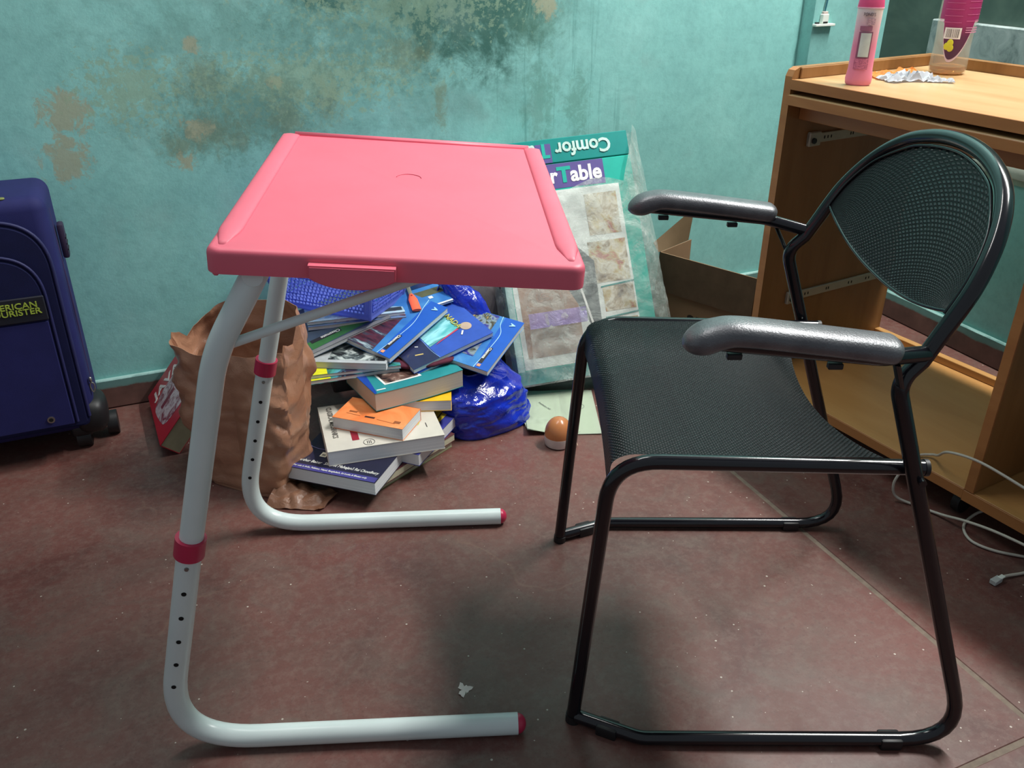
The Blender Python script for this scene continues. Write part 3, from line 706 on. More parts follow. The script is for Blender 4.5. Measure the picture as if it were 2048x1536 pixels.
# cream book
M_cream = mat('cream_cover', (208, 202, 190), .4, var=.04)
r, dec, tx, ln, rp = book('cream_textbook', 'thick cream covered book with a worn corner, lying on the navy textbook', (-.356, 1.447, .0622), 17.2, .232, .188, .0325, M_cream, M_page2, curl=0, wave=.0)
lc = [(.083 + .011 * math.cos(a), .016 + .011 * math.sin(a)) for a in [i * math.pi / 8 for i in range(17)]]; ln(lc, .0005, M_ink)
for k in (-.004, -.0005, .003): rp(.083 + k, .0843 + k, .010, .022, M_ink, 'logo_bar')
tx('CLASSICAL MECHANICS', .0150, mat('grey_ink', (120, 116, 110), .5), .017, .178, -90, sx=.8, bold=.0003)
rp(.052, .066, .03, .07, mat('crimson_print', (150, 30, 50), .4))
for k in range(5): ln([(.176 + k * .003, .052), (.180 + k * .0034, .064)], .0007, mat('lime_print', (186, 204, 60), .4))
ln([(.155, .070), (.172, .068), (.188, .060)], .0009, mat('lime_print', (186, 204, 60), .4))
rp(.204, .2055, .040, .058, M_ink, 'printed_mark', .0006)
# orange book
r, dec, tx, ln, rp = book('orange_book', 'small thick bright orange book on top of the cream book', (-.362, 1.540, .0950), -18.5, .155, .088, .0265, blotch('orange_cover', [(.3, (236, 120, 58)), (.6, (244, 152, 92)), (.8, (246, 176, 126))], 12, .4), M_page2)
M_bo = mat('brown_ink', (150, 84, 44), .5)
rp(.022, .040, .030, .036, M_bo, 'printed_mark'); rp(.062, .084, .019, .025, mat('dark_print', (70, 36, 26), .5)); ln([(.020, .024), (.052, .021)], .0004, M_bo); ln([(.09, .0185), (.132, .014)], .0004, M_bo)
rp(.127, .141, .016, .025, M_bo, 'printed_mark')
# yellow book
book('yellow_book', 'thin yellow covered book behind the orange book, beneath the teal one', (-.262, 1.604, .0952), 4.1, .136, .10, .0245, mat('yellow_cover', (238, 186, 36), .4), M_page2)
# teal textbook
r, dec, tx, ln, rp = book('teal_textbook', 'very thick teal covered textbook in the middle of the heap', (-.275, 1.555, .1222), 33, .204, .150, .0400, blotch('teal_cover', [(.3, (36, 128, 136)), (.7, (50, 148, 152))], 10, .3), M_page, curl=.003)
dec('printed_panel', (((.0, .0), (.006, .002)), ((.0, .15), (.03, .15))), mat('blue_print', (30, 70, 160), .3))
rp(.035, .12, .028, .10, M_wht, lift=.0004); rp(.040, .115, .033, .1, blotch('portrait_print', [(.35, (40, 28, 30)), (.5, (120, 90, 80)), (.65, (206, 190, 176))], 26, .3), lift=.0008)
rp(.010, .030, .011, .015, M_wht, 'printed_mark', .0006)
# dark folder block added to fill the shadowed void at left, supporting the magazines
fo = tag(box('dark_gap_block', (-.055, -.05, 0), (.055, .06, .118), mat('charcoal_filler', (44, 44, 50), .6), None, .004, 1), 'added dark grey block filling the shadowed gap at left of the heap, under the magazines', 'filler')
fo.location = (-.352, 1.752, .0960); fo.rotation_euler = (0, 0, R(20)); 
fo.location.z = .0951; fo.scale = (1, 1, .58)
# maroon cloth
def ellipsoid(name, c, r, m, parent=None, amp=0., fr=20., seed=0., rot=None, p=2.4, nu=40, nv=24, ridged=False):
    def f(u, v):
        a = u * 2 * math.pi; t = (v - .5) * math.pi * .999
        s = lambda q: math.copysign(abs(q) ** (2 / p), q)
        x, y, z = s(math.cos(a)) * s(math.cos(t)), s(math.sin(a)) * s(math.cos(t)), s(math.sin(t))
        q = noise.noise(Vector((x * fr * r[0] + seed, y * fr * r[1], z * fr * r[2] + seed)))
        if ridged: q = (1 - 2.2 * abs(q)) * .6 + .5 * (abs(noise.noise(Vector((x * fr * 2.3 * r[0], y * fr * 2.3 * r[1] + seed, z * fr * 2.3 * r[2])))))
        k = 1 + amp * q
        return Vector((x * r[0] * k, y * r[1] * k, z * r[2] * k))
    o = grid(name, f, nu, nv, m, parent, 0, 180, closed=True)
    if parent is None: o.location = c; o.rotation_euler = rot or (0, 0, 0)
    else: o.location = c; o.rotation_euler = rot or (0, 0, 0)
    return o
tag(ellipsoid('cloth_pouch', (-.196, 1.712, .1735), (.080, .050, .0105), mat('maroon_cloth', (92, 30, 52), .85, bump=.3, bs=500), amp=.12, fr=30, seed=2, rot=(0, 0, R(18))), 'folded maroon cloth pouch squeezed on top of the thick teal textbook', 'pouch')
# magazines
M_magc = blotch('magazine_cover', [(.35, (50, 46, 74)), (.45, (60, 150, 130)), (.52, (88, 160, 180)), (.62, (44, 40, 66))], 22, .3)
M_yel = mat('lemon_cover', (226, 222, 36), .4)
r, dec, tx, ln, rp = book('magazine', 'lower of two thin yellow-cornered magazines at left of the heap', (-.420, 1.594, .1630), 20, .195, .13, .0088, M_magc, M_page2, cat='magazine')
rp(0, .05, 0, .13, M_yel)
r, dec, tx, ln, rp = book('magazine', 'upper of two thin yellow-cornered magazines at left of the heap', (-.421, 1.603, .1722), 16, .195, .125, .0080, M_magc, M_page2, cat='magazine')
rp(0, .043, 0, .125, M_yel)
# grey worn book
r, dec, tx, ln, rp = book('worn_book', 'worn white paperback with dark chequered cover, between magazines and green notebook', (-.415, 1.640, .1806), -3, .155, .110, .0150, mat('worn_white_cover', (176, 180, 182), .5), M_page2, tilt=1)
rp(.03, .15, .012, .14, blotch('mono_print', [(.42, (30, 32, 36)), (.5, (90, 100, 100)), (.6, (196, 204, 200))], 30, .4))
# exercise books
def exercise(label, p, az, w, d, th, cover_bits, tilt=15, name='notebook', page=M_page2):
    r, dec, tx, ln, rp = book(name, label, p, az, w, d, th, cover_bits['base'], page, tilt=tilt, cat='notebook', wave=.0012)
    return r, dec, tx, ln, rp
M_blue = mat('bright_blue_cover', (36, 92, 190), .28, var=.06)
M_sky = blotch('sky_print', [(.3, (48, 104, 178)), (.55, (70, 136, 200)), (.75, (120, 178, 222))], 9, .28)
r, dec, tx, ln, rp = exercise('notebook with a dark cover and green band, at the left of the heap', (-.4240, 1.6480, .1955), 40, .205, .150, .0105, {'base': mat('dusk_cover', (70, 84, 104), .35)})
dec('printed_panel', (((.018, .010), (.205, .020)), ((.018, .036), (.205, .046))), mat('green_band', (60, 118, 60), .35)); rp(.0, .205, .0, .010, mat('grey_band', (128, 128, 130), .4), lift=.0002)
rp(.026, .098, .028, .038, M_ink, 'text_strip', .0008)
lettering('Classmate', .0110, M_wht, r, None, M=Matrix.Translation((.096, .0365, .0125)) @ Matrix.Rotation(R(180), 4, 'Z'), bold=.0003)
def blue_book(label, p, az, w, d, th, pic, tilt=15):
    r, dec, tx, ln, rp = exercise(label, p, az, w, d, th, {'base': M_sky}, tilt)
    # blue band along the near right edge, with a white curve
    dec('printed_panel', (((.0, .0), (w, .0)), ((.0, .032), (w, .046))), M_blue, .0004)
    ln([(.0, .034), (.06, .030), (.12, .030), (w - .03, .045), (w, .052)], .0008, mat('pale_line', (176, 220, 246), .3), lift=.0008)
    dec('printed_picture', pic[0], pic[1], .0006)
    rp(.018, .072, .0225, .0315, M_ink, 'text_strip', .0010)
    lettering('Classmate', .0092, M_wht, r, None, M=Matrix.Translation((.070, .0305, th + .0026)) @ Matrix.Rotation(R(180), 4, 'Z'), bold=.0002)
    rp(.006, .014, .022, .030, mat('pinwheel_orange', (226, 150, 110), .4), 'printed_logo', .0012)
    lettering('A', .016, mat('pale_blue_ink', (170, 214, 240), .4), r, None, M=Matrix.Translation((w - .016, .024, th + .0026)) @ Matrix.Rotation(R(180), 4, 'Z'), bold=.0008)
    return r
blue_book('blue notebook with tree picture, rightmost of the heap, overhanging the blue bag', (-.052, 1.6616, .152), 65, .182, .155, .0125,
          ((((.03, .05), (.18, .06)), ((.03, .155), (.18, .155))), blotch('tree_print', [(.36, (60, 60, 140)), (.46, (140, 156, 160)), (.53, (60, 56, 44)), (.6, (176, 150, 96)), (.7, (110, 120, 60))], 24, .3)))
book('notebook', 'white-edged notebook lying directly under the notebook with the map cover', (-.1965, 1.6520, .1560), 39, .185, .150, .0085, M_blue, M_page2, tilt=15, cat='notebook')
r, dec, tx, ln, rp = exercise('blue notebook with CANADA printed upside down, second from right in heap', (-.2052, 1.6453, .1650), 38, .205, .155, .0115, {'base': mat('cobalt_cover', (54, 88, 182), .3)})
dec('printed_panel', (((.0, .0), (.066, .0)), ((.0, .155), (.058, .155))), blotch('night_print', [(.35, (34, 40, 74)), (.62, (44, 50, 88)), (.7, (150, 130, 70))], 18, .3))
dec('printed_panel', (((.066, .040), (.160, .060)), ((.066, .1), (.150, .112))), blotch('ice_print', [(.4, (90, 180, 186)), (.5, (160, 224, 232)), (.56, (70, 150, 150)), (.7, (190, 236, 240))], 14, .3, 3, .5, (.4, 1.6, 1)), .0006)
dec('printed_panel', (((.08, .038), (.15, .054)), ((.09, .043), (.15, .059))), mat('rose_print2', (196, 70, 100), .4), .0009)
dec('printed_panel', (((.150, .055), (.160, .055)), ((.148, .135), (.157, .13))), mat('olive_band', (74, 76, 40), .4), .0005)
lettering('CANADA', .0200, mat('gold_ink', (196, 190, 90), .4), r, None, M=Matrix.Translation((.1495, .138, .0140)) @ Matrix.Rotation(R(-90), 4, 'Z'), bold=.0002, sx=.95)
bm = bmesh.new(); bmesh.ops.create_circle(bm, cap_ends=True, segments=20, radius=.013); bmesh.ops.translate(bm, vec=(.170, .055, .0128), verts=bm.verts)
bmo('printed_oval', bm, mat('tan_print', (196, 170, 150), .4), r)
ln([(.066, .0), (.062, .03), (.064, .07)], .0005, mat('thin_blue', (140, 180, 230), .4)); ln([(.155, .045), (.145, .034)], .0022, M_wht, lift=.0012)
ln([(.026, .036), (.043, .030)], .0020, mat('tower_gold', (206, 180, 110), .4)); ln([(.040, .060), (.046, .056)], .0012, M_wht)
blue_book('blue notebook with city skyline picture, in the middle of the heap top', (-.2548, 1.6486, .1880), 58, .205, .155, .0130,
          ((((.0, .047), (.135, .062)), ((.0, .155), (.08, .155))), blotch('city_print', [(.36, (40, 34, 44)), (.5, (96, 48, 60)), (.58, (60, 70, 84)), (.66, (170, 190, 196))], 20, .3, 4, .2, (3, .6, 1))))
r, dec, tx, ln, rp = exercise('white-bordered notebook with rounded back corner, standing up behind the skyline notebook', (-.236, 1.800, .226), 32, .12, .085, .006, {'base': M_sky}, 12)
rp(.0, .12, .0, .005, M_wht); rp(.075, .085, .03, .04, M_wht, 'flag_sticker', .0007); rp(.0, .12, .045, .07, mat('olive_print', (92, 92, 66), .4), lift=.0004)
# top two notebooks under the basket
M_flor = blotch('floral_print', [(.35, (120, 170, 196)), (.5, (176, 204, 214)), (.6, (160, 96, 150)), (.72, (206, 216, 220))], 24, .3)
book('notebook', 'lower of two pale notebooks directly under the blue basket', (-.4360, 1.7200, .2295), 15.5, .212, .165, .0085, mat('steel_blue_cover', (110, 132, 170), .4), M_page2, cat='notebook', wave=.001)
r, dec, tx, ln, rp = book('notebook', 'upper of two pale notebooks, flower printed, directly under the blue basket', (-.4380, 1.7254, .2395), 17, .212, .165, .0070, M_flor, M_page2, cat='notebook')
rp(.0, .212, .0, .010, mat('pale_border', (196, 222, 230), .4)); rp(.165, .176, .02, .055, M_wht, 'printed_shape')
dec('printed_panel', (((.145, .012), (.208, .012)), ((.155, .03), (.208, .03))), mat('dark_landscape', (60, 66, 60), .4), .0006)

# ------------------------------------------------------------------ basket
M_bask = NT('periwinkle_plastic'); M_bask.set(.35); M_bask.b.inputs['Base Color'].default_value = srgb(88, 110, 206)
M_bask.b.inputs['Subsurface Weight'].default_value = .0; M_bask = M_bask.m
t = NT('periwinkle_plastic2'); t.set(.35); t.b.inputs['Base Color'].default_value = srgb(140, 158, 236); tl_ = t.n('ShaderNodeBsdfTranslucent'); tl_.inputs[0].default_value = srgb(156, 174, 246)
mx_ = t.n('ShaderNodeMixShader'); mx_.inputs[0].default_value = .55; t.l(t.b.outputs[0], mx_.inputs[1]); t.l(tl_.outputs[0], mx_.inputs[2]); t.l(mx_.outputs[0], t.out.inputs[0]); M_bask = t.m
bk = thing('plastic_basket', 'periwinkle blue perforated plastic basket standing on top of the notebooks', 'basket', (-.3835, 1.8417, .2485), R(-22.5))
bw, bd, bh = .115, .070, .125; fl = .028  # half sizes at the bottom, height, flare
def wall_panel(p00, p10, p11, p01, nu, nv, name):
    """lattice wall between four corners, holes punched as square openings in brick offset"""
    bm = bmesh.new(); p00, p10, p11, p01 = map(Vector, (p00, p10, p11, p01))
    def pt(u, v): return (p00 * (1 - u) + p10 * u) * (1 - v) + (p01 * (1 - u) + p11 * u) * v
    m0, m1 = .06, .10; g = .30
    def quad(a, b, c, d): bm.faces.new([bm.verts.new(pt(*q)) for q in (a, b, c, d)])
    quad((0, 0), (1, 0), (1, m1), (0, m1)); quad((0, .92), (1, .92), (1, 1), (0, 1)); quad((0, m1), (m0, m1), (m0, .92), (0, .92)); quad((1 - m0, m1), (1, m1), (1, .92), (1 - m0, .92))
    du = (1 - 2 * m0) / nu; dv = (.92 - m1) / nv
    for j in range(nv):
        off = .5 if j % 2 else 0
        v0 = m1 + j * dv; v1 = v0 + dv; hv0 = v0 + dv * g * .5; hv1 = v1 - dv * g * .5
        quad((m0, v0), (1 - m0, v0), (1 - m0, hv0), (m0, hv0)); quad((m0, hv1), (1 - m0, hv1), (1 - m0, v1), (m0, v1))
        x = m0; n = nu - (1 if off else 0)
        for i in range(n):
            c0 = m0 + (i + off) * du + du * g * .5; c1 = c0 + du * (1 - g)
            quad((x, hv0), (c0, hv0), (c0, hv1), (x, hv1)); x = c1
        quad((x, hv0), (1 - m0, hv0), (1 - m0, hv1), (x, hv1))
    bmesh.ops.remove_doubles(bm, verts=bm.verts, dist=1e-6)
    bmesh.ops.recalc_face_normals(bm, faces=bm.faces)
    bmesh.ops.solidify(bm, geom=list(bm.faces), thickness=.0018)
    return bmo(name, bm, M_bask, bk)
c0 = [(-bw, -bd, 0), (bw, -bd, 0), (bw, bd, 0), (-bw, bd, 0)]; c1 = [(-bw - fl, -bd - fl, bh), (bw + fl, -bd - fl, bh), (bw + fl, bd + fl, bh), (-bw - fl, bd + fl, bh)]
for k in range(4):
    q = (k + 1) % 4; wall_panel(c0[k], c0[q], c1[q], c1[k], 24 if k % 2 == 0 else 20, 12, 'basket_wall')
# floor of the basket
box('basket_floor', (-bw, -bd, 0), (bw, bd, .0025), M_bask, bk, .0008, 1)
for k in range(4): sweep('corner_post', [c0[k], c1[k]], .0035, M_bask, bk, 8)
sweep('rim', c1 + [c1[0]], .005, M_bask, bk, 10)

# ------------------------------------------------------------------ things behind the heap
M_tub2 = mat('cornflower_plastic', (54, 104, 168), .35)
tub = thing('blue_tub', 'plain blue plastic tub against the wall behind the basket', 'tub', (-.205, 2.018, 0), A_W)
tub_w = []
def tubf(u, v):
    a = u * 2 * math.pi; n = 5; s = lambda q: math.copysign(abs(q) ** (2 / n), q); k = .86 + .14 * v
    return (s(math.cos(a)) * .115 * k, s(math.sin(a)) * .055 * k, v * .292)
grid('tub_wall', tubf, 48, 8, M_tub2, tub, -.002, 180, closed=True)
box('tub_floor', (-.092, -.042, 0), (.092, .042, .003), M_tub2, tub)
sweep('tub_rim', [tubf(i / 48, 1.) for i in range(49)], .004, M_tub2, tub, 8)
M_grey = mat('grey_canvas', (104, 98, 98), .85, bump=.3, bs=300)
bp = thing('canvas_bag', 'slumped grey canvas bag with black drawcord behind the blue plastic bag', 'bag', (-.078, 1.975, 0), A_W)
ellipsoid('bag_body', (0, 0, .135), (.056, .042, .132), M_grey, bp, amp=.16, fr=14, seed=4, p=2.6)
cordp = [(.0, -.040, .268), (.022, -.046, .258), (.036, -.048, .235), (.044, -.048, .20), (.052, -.044, .17), (.058, -.034, .14)]
sweep('drawcord', catmull([Vector(q) * 1.0 for q in cordp], 5), .0016, M_dark, bp, 6)
dbg = thing('dark_gap_form', 'added dark grey form filling the shaded gap between the canvas bag and the table carton', 'bag', (-.025, 2.070, 0), A_W)  # added dark form standing in for the shade beside the carton
ellipsoid('bag_body', (0, 0, .16), (.042, .050, .158), mat('slate_gap_shade', (62, 70, 74), .8, bump=.3, bs=300), dbg, amp=.1, fr=12, seed=9, p=3)
M_film = NT('blue_plastic_film'); M_film.set(.16, 0, .7); v_ = M_film.coord()
M_film.l(M_film.ramp(M_film.noise(v_, 12, 4), [(.3, srgb(14, 30, 140)), (.6, srgb(24, 52, 190)), (.8, srgb(44, 84, 220))]), M_film.b.inputs['Base Color'])
M_film.bump(M_film.noise(v_, 45, 3, .6, 1.2), .5, .004); M_film = M_film.m
bb = thing('blue_carrier_bag', 'shiny royal blue plastic carrier bag slumped on the floor beside the book heap', 'bag', (-.070, 1.752, 0), R(32))
def bagf(u, v):
    a = u * 2 * math.pi; n = 3.2; s = lambda q, n=n: math.copysign(abs(q) ** (2 / n), q)
    z = v; k = (1 - .10 * z - .55 * max(0, z - .75) ** 1.0 * 2.2) * (1 if v > .02 else .97)
    if v > .97: k *= .5
    x = s(math.cos(a)) * .104 * k; y = s(math.sin(a)) * .090 * k
    q = Vector((x, y, z * .2)); f = 1 + (.16 * crease(q, 13) + .07 * crease(q + Vector((5, 1, 2)), 34)) * min(1, .25 + z * 4)
    lean = -.02 * z
    return (x * f + lean, y * f, max(.001, .001 + z * (.132 + .25 * max(-.06, y)) + .010 * min(1, z * 5) * crease(q + Vector((1, 7, 2)), 16)))
grid('bag_body', bagf, 120, 50, M_film, bb, 0, 28, closed=True)
# upper gathered part and the handle loop
def spind(c, L, r, az, pitch, seed, name):
    def f(u, v):
        a = u * 2 * math.pi; t = v * 2 - 1; k = max(.02, (1 - abs(t) ** 1.7)) * (1.0 if t > 0 else 1.05)
        w_ = 1 - .28 * abs(noise.noise(Vector((t * 3, math.cos(a) * 2.5 + seed, math.sin(a) * 2.5))))
        return (t * L, math.cos(a) * r[0] * k * w_, math.sin(a) * r[1] * k * w_)
    o = grid(name, f, 40, 30, M_film, bb, 0, 180, closed=True)
    M = Matrix.Translation(c) @ Matrix.Rotation(az, 4, 'Z') @ Matrix.Rotation(pitch, 4, 'Y')
    o.matrix_local = bb_inv @ M; return o
bpy.context.view_layer.update(); bb_inv = bb.matrix_world.inverted()
spind((-.100, 1.880, .222), .098, (.032, .040), R(-22), R(42), 3., 'bag_neck')
lp = [(-.150, 1.900, .262), (-.168, 1.905, .262), (-.176, 1.900, .235), (-.170, 1.885, .205), (-.152, 1.870, .188), (-.132, 1.862, .186)]
o = sweep('carry_loop', catmull([bb_inv @ Vector(q) for q in lp], 6), (.002, .008), M_film, bb, 10)
# orange topped bottle and orange handled tool
ob = thing('orange_capped_bottle', 'small bottle with a round bright orange cap behind the notebooks', 'bottle', (-.205, 1.938, 0))
lathe('bottle_body', [(.017, 0), (.018, .004), (.018, .195), (.015, .204)], mat('smoky_plastic', (70, 58, 54), .4), ob, 24)
lathe('cap', [(.0165, .200), (.019, .204), (.020, .220), (.0185, .232), (.011, .241), (.003, .243)], mat('orange_plastic', (244, 92, 50), .4), ob, 28)
kn = thing('orange_handled_tool', 'flat tool with bright orange plastic handle lying on the skyline notebook', 'tool', (-.222, 1.800, .2560))
M_or = mat('coral_plastic', (250, 108, 72), .4, var=.05)
hp0, hp1 = Vector((-.007, .055, .004)), Vector((.012, -.006, -.0085))
sweep('tool_handle', catmull([hp0, hp0 * .66 + hp1 * .34, hp0 * .33 + hp1 * .67, hp1], 4), lambda t: ((.0032, .0052 + .0052 * min(1, t * 3)) if t > .04 else (.0026, .0045)), M_or, kn, 14, up=(0, 0, 1))
sweep('tool_blade', [hp0 + Vector((-.018, .055, .016)), hp0 + Vector((0, -.003, .0005))], (.0008, .0045), mat('dull_metal', (150, 146, 130), .4, .5), kn, 8, up=(0, 0, 1))
cyl('hang_hole', hp0 * .85 + hp1 * .15 + Vector((0, 0, .003)), hp0 * .85 + hp1 * .15 + Vector((0, 0, .0045)), .0018, mat('red_dark', (190, 60, 40), .5), kn, seg=10)

# ------------------------------------------------------------------ red java book
M_red = mat('red_cover', (176, 34, 52), .35, var=.12, vs=10)
th_ = 50; nrm = Vector((-math.sin(R(th_)) * .9, -math.sin(R(th_)) * .436, math.cos(R(th_)))); wx = Vector((.9 * math.cos(R(th_)), .436 * math.cos(R(th_)), math.sin(R(th_)))).normalized()
ly = nrm.cross(wx).normalized(); nrm = wx.cross(ly).normalized()
JM = Matrix((wx, ly, nrm)).transposed().to_4x4(); JM.translation = Vector((-.706, 1.590, .001))
jb = thing('red_textbook', 'thick red programming textbook tipped up against the brown paper bag', 'book', M=JM)
JW, JL, JT = .175, .240, .045
box('page_block', (.0005, .001, .001), (JW, JL - .001, JT - .001), mat('tan_pages', (158, 150, 120), .8), jb)
box('front_cover', (0, 0, JT - .001), (JW + .001, JL, JT + .0003), M_red, jb); box('back_cover', (0, 0, 0), (JW + .001, JL, .001), M_red, jb); box('spine', (-.001, 0, 0), (.0005, JL, JT), M_red, jb)
def jrect(nm, x0, x1, y0, y1, m, l=.0008, rr_=None): return grid(nm, lambda u, v: (x0 + (x1 - x0) * u, y0 + (y1 - y0) * v, JT + l), 6, 6, m, jb)
M_gpic = blotch('machine_print', [(.38, (130, 54, 70)), (.48, (176, 150, 158)), (.6, (204, 188, 192)), (.7, (140, 70, 84))], 34, .35)
lob = []
bm = bmesh.new(); n = 40
vs = []
for k in range(n):
    a = 2 * math.pi * k / n; s = lambda q: math.copysign(abs(q) ** .62, q)
    vs.append(bm.verts.new((.085 + .072 * s(math.cos(a)) * (1 + .05 * math.sin(5 * a)), .110 + .070 * s(math.sin(a)), JT + .0007)))
bm.faces.new(vs); bmo('printed_picture', bm, M_gpic, jb)
sweep('printed_bar', [(.032, .12, JT + .0011), (.085, .125, JT + .0011)], (.0003, .008), mat('dark_rose', (120, 30, 56), .4), jb, 6, up=(0, 0, 1))
lettering('JAVA 2', .040, mat('cover_white', (222, 214, 208), .4), jb, (.020, .182, JT + .0012), 0., bold=.0012, sx=1.05, space=1.1)
0 and lettering('', .010, mat('cover_pink', (214, 150, 160), .4), jb, (.03, .016, JT + .0010), 0., sx=1.)

# ------------------------------------------------------------------ brown paper bag
M_kraft = NT('brown_paper'); M_kraft.set(.30, 0, .6); v_ = M_kraft.coord()
M_kraft.l(M_kraft.ramp(M_kraft.noise(v_, 10, 5, .6), [(.3, srgb(148, 104, 82)), (.55, srgb(168, 122, 96)), (.8, srgb(188, 142, 114))]), M_kraft.b.inputs['Base Color'])
M_kraft.bump(M_kraft.noise(v_, 40, 5, .7, 1.2), .35, .004); M_kraft = M_kraft.m
pb = thing('paper_bag', 'crumpled brown paper bag standing open behind the far table leg', 'bag', (-.516, 1.515, 0), R(-24))
def pbf(u, v):
    a = u * 2 * math.pi; n = 4.5; s = lambda q: math.copysign(abs(q) ** (2 / n), q)
    ca, sa = s(math.cos(a)), s(math.sin(a))
    hx = .092 + .030 * v; hy = .066 + .004 * v
    belly = 1 + .10 * math.sin(v * math.pi)
    if v < .03: hx *= .97; hy *= .97
    x, y = ca * hx * belly, sa * hy * belly
    k = 1 + .22 * crease((x, y, v * .30), 10) * min(1, .2 + v * 5) + .09 * crease((x, y + 3, v * .33), 26)
    # side gusset folds and the dent on the near face
    k -= .16 * math.exp(-(ca - .15) ** 2 / .02) * (1 if sa < 0 else 0) * math.sin(min(1, v) * math.pi) * .8
    top = .305 + .040 * (1 if sa > 0 else 0) * min(1, abs(sa)) + .018 * noise.noise(Vector((x * 22, y * 22, 1.5)))
    top += .028 * ca * (1 if sa > 0 else .3)
    if sa < -.5: top -= .016
    lean = Vector((.012 * v - .014 * v, .020 * v))
    return (x * k + .0 - .02 * v, y * k + lean.y, v * top)
grid('bag_wall', pbf, 130, 60, M_kraft, pb, -.0008, 24, closed=True)
def pbot(u, v): return ((u - .5) * .18, (v - .5) * .125, .0015)
grid('bag_bottom', pbot, 4, 4, M_kraft, pb)
def flare(u, v):
    a = (u - .5) * 2; x = .085 + v * .105; y = -.045 + a * (.050 - .018 * v) + v * .020
    z = .0015 + .030 * (1 - v) * (1 - abs(a)) + .026 * abs(noise.noise(Vector((x * 34, y * 34, 2.)))) * (1 - .4 * v)
    return (x, y, z)
grid('crumpled_corner', flare, 24, 24, M_kraft, pb, .0006, 30)
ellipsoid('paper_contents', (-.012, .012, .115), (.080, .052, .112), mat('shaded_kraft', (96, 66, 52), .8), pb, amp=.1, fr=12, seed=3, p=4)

# ------------------------------------------------------------------ suitcase
M_navy = mat('navy_fabric', (32, 34, 90), .75, spec=.35, var=.12, vs=14, bump=.25, bs=1200)
M_navy2 = mat('dark_navy_fabric', (20, 24, 66), .8, spec=.3, var=.1, bump=.25, bs=1200)
M_pipe = mat('navy_piping', (34, 36, 84), .6)
sc = thing('suitcase', 'dark blue fabric suitcase standing upright on wheels at the left edge', 'suitcase', (-.872, 1.605, 0), A_W)
SW, SD, SH0, SH1 = .40, .185, .045, .548
bm = bmesh.new(); addbox(bm, (-SW / 2, SD / 2 + .012, (SH0 + SH1) / 2), (SW, SD, SH1 - SH0), None, 0)
bmesh.ops.bevel(bm, geom=[e for e in bm.edges], offset=.026, segments=6, profile=.5, affect='EDGES')
bmo('case_body', bm, M_navy, sc, 60)
def arch(xr, zt, zb, rad, xl=-.385):
    return fillet([(xr, 0, zb), (xr, 0, zt), (xl, 0, zt)], [0, rad, 0], 14)
def panel(name, xr, xl, zt, zb, rad, y0, y1, m):
    pts = fillet([(xr, 0, zb + .03), (xr, 0, zt), (xl, 0, zt), (xl, 0, zb + .03)], [0, rad, rad, 0], 12)
    pts += fillet([(xl, 0, zb + .03), (xl, 0, zb), (xr, 0, zb), (xr, 0, zb + .03)], [0, .025, .025, 0], 6)[1:-1]
    bm = bmesh.new(); a = [bm.verts.new((p.x, y0, p.z)) for p in pts]; c = [bm.verts.new((p.x, y1, p.z)) for p in pts]; N = len(pts)
    bm.faces.new(a); bm.faces.new(c[::-1])
    for k in range(N): bm.faces.new((a[k], c[k], c[(k + 1) % N], a[(k + 1) % N]))
    bmesh.ops.recalc_face_normals(bm, faces=bm.faces)
    bmesh.ops.bevel(bm, geom=[e for e in bm.edges if all(abs(v.co.y - y0) < 1e-5 for v in e.verts)], offset=.006, segments=3, affect='EDGES')
    return bmo(name, bm, m, sc, 40)
panel('front_panel', -.012, -.388, .512, .07, .10, -.010, .02, M_navy2)
panel('front_pocket', -.034, -.366, .452, .08, .09, -.026, -.006, M_navy2)
def pipe(nm, xr, zt, zb, rad, y, r=.0035):
    pts = fillet([(xr, y, zb), (xr, y, zt), (-.4 - xr, y, zt), (-.4 - xr, y, zb)], [0, rad, rad, 0], 14); return sweep(nm, pts, r, M_pipe, sc, 8)
pipe('piping', -.012, .514, .09, .10, -.004); pipe('piping', -.034, .454, .09, .09, -.021, .003)
for xx, zz in ((.0, 1), ):
    sweep('zip_track', fillet([(-.004, .045, .085), (-.0005, .045, .30), (-.004, .045, .51)], 0), .0028, M_pipe, sc, 8); sweep('zip_track', [(-.002, .075, .085), (.001, .075, .30), (-.002, .075, .51)], .0028, mat('violet_zip', (54, 44, 84), .6), sc, 8)
box('pocket_flap', (-.362, -.0285, .090), (-.040, -.025, .318), M_navy, sc, .001, 1)
box('logo_band', (-.362, -.031, .322), (-.037, -.0265, .372), mat('black_band', (18, 20, 34), .7), sc, .002, 1)
M_lime = mat('lime_stitch', (170, 190, 70), .6)
MT = lambda x, z: Matrix.Translation((x, -.0318, z)) @ Matrix.Rotation(R(90), 4, 'X')
lettering('AMERICAN', .0165, M_lime, sc, None, M=MT(-.050, .3515), align='RIGHT', sx=1.12, th=.0006, bold=.0002); lettering('TOURISTER', .0165, M_lime, sc, None, M=MT(-.046, .3385), align='RIGHT', sx=1.12, th=.0006, bold=.0002)
hdl = box('side_handle', (.004, .085, .402), (.016, .115, .472), mat('plum_plastic', (48, 36, 62), .5), sc, .004, 2)
for k in (.418, .43, .442): box('handle_groove', (.016, .086, k), (.0166, .114, k + .003), M_hole, sc)
lathe('eyelet', [(.004, 0), (.0072, 0), (.0072, .002), (.004, .002)], M_steel, sc, 20).matrix_local = Matrix.Translation((-.080, -.0285, .108)) @ Matrix.Rotation(R(90), 4, 'X')
cyl('eyelet_hole', (-.080, -.0270, .108), (-.080, -.0310, .108), .0042, M_hole, sc, seg=16)
M_zip = mat('zip_steel', (170, 168, 160), .3, .8)
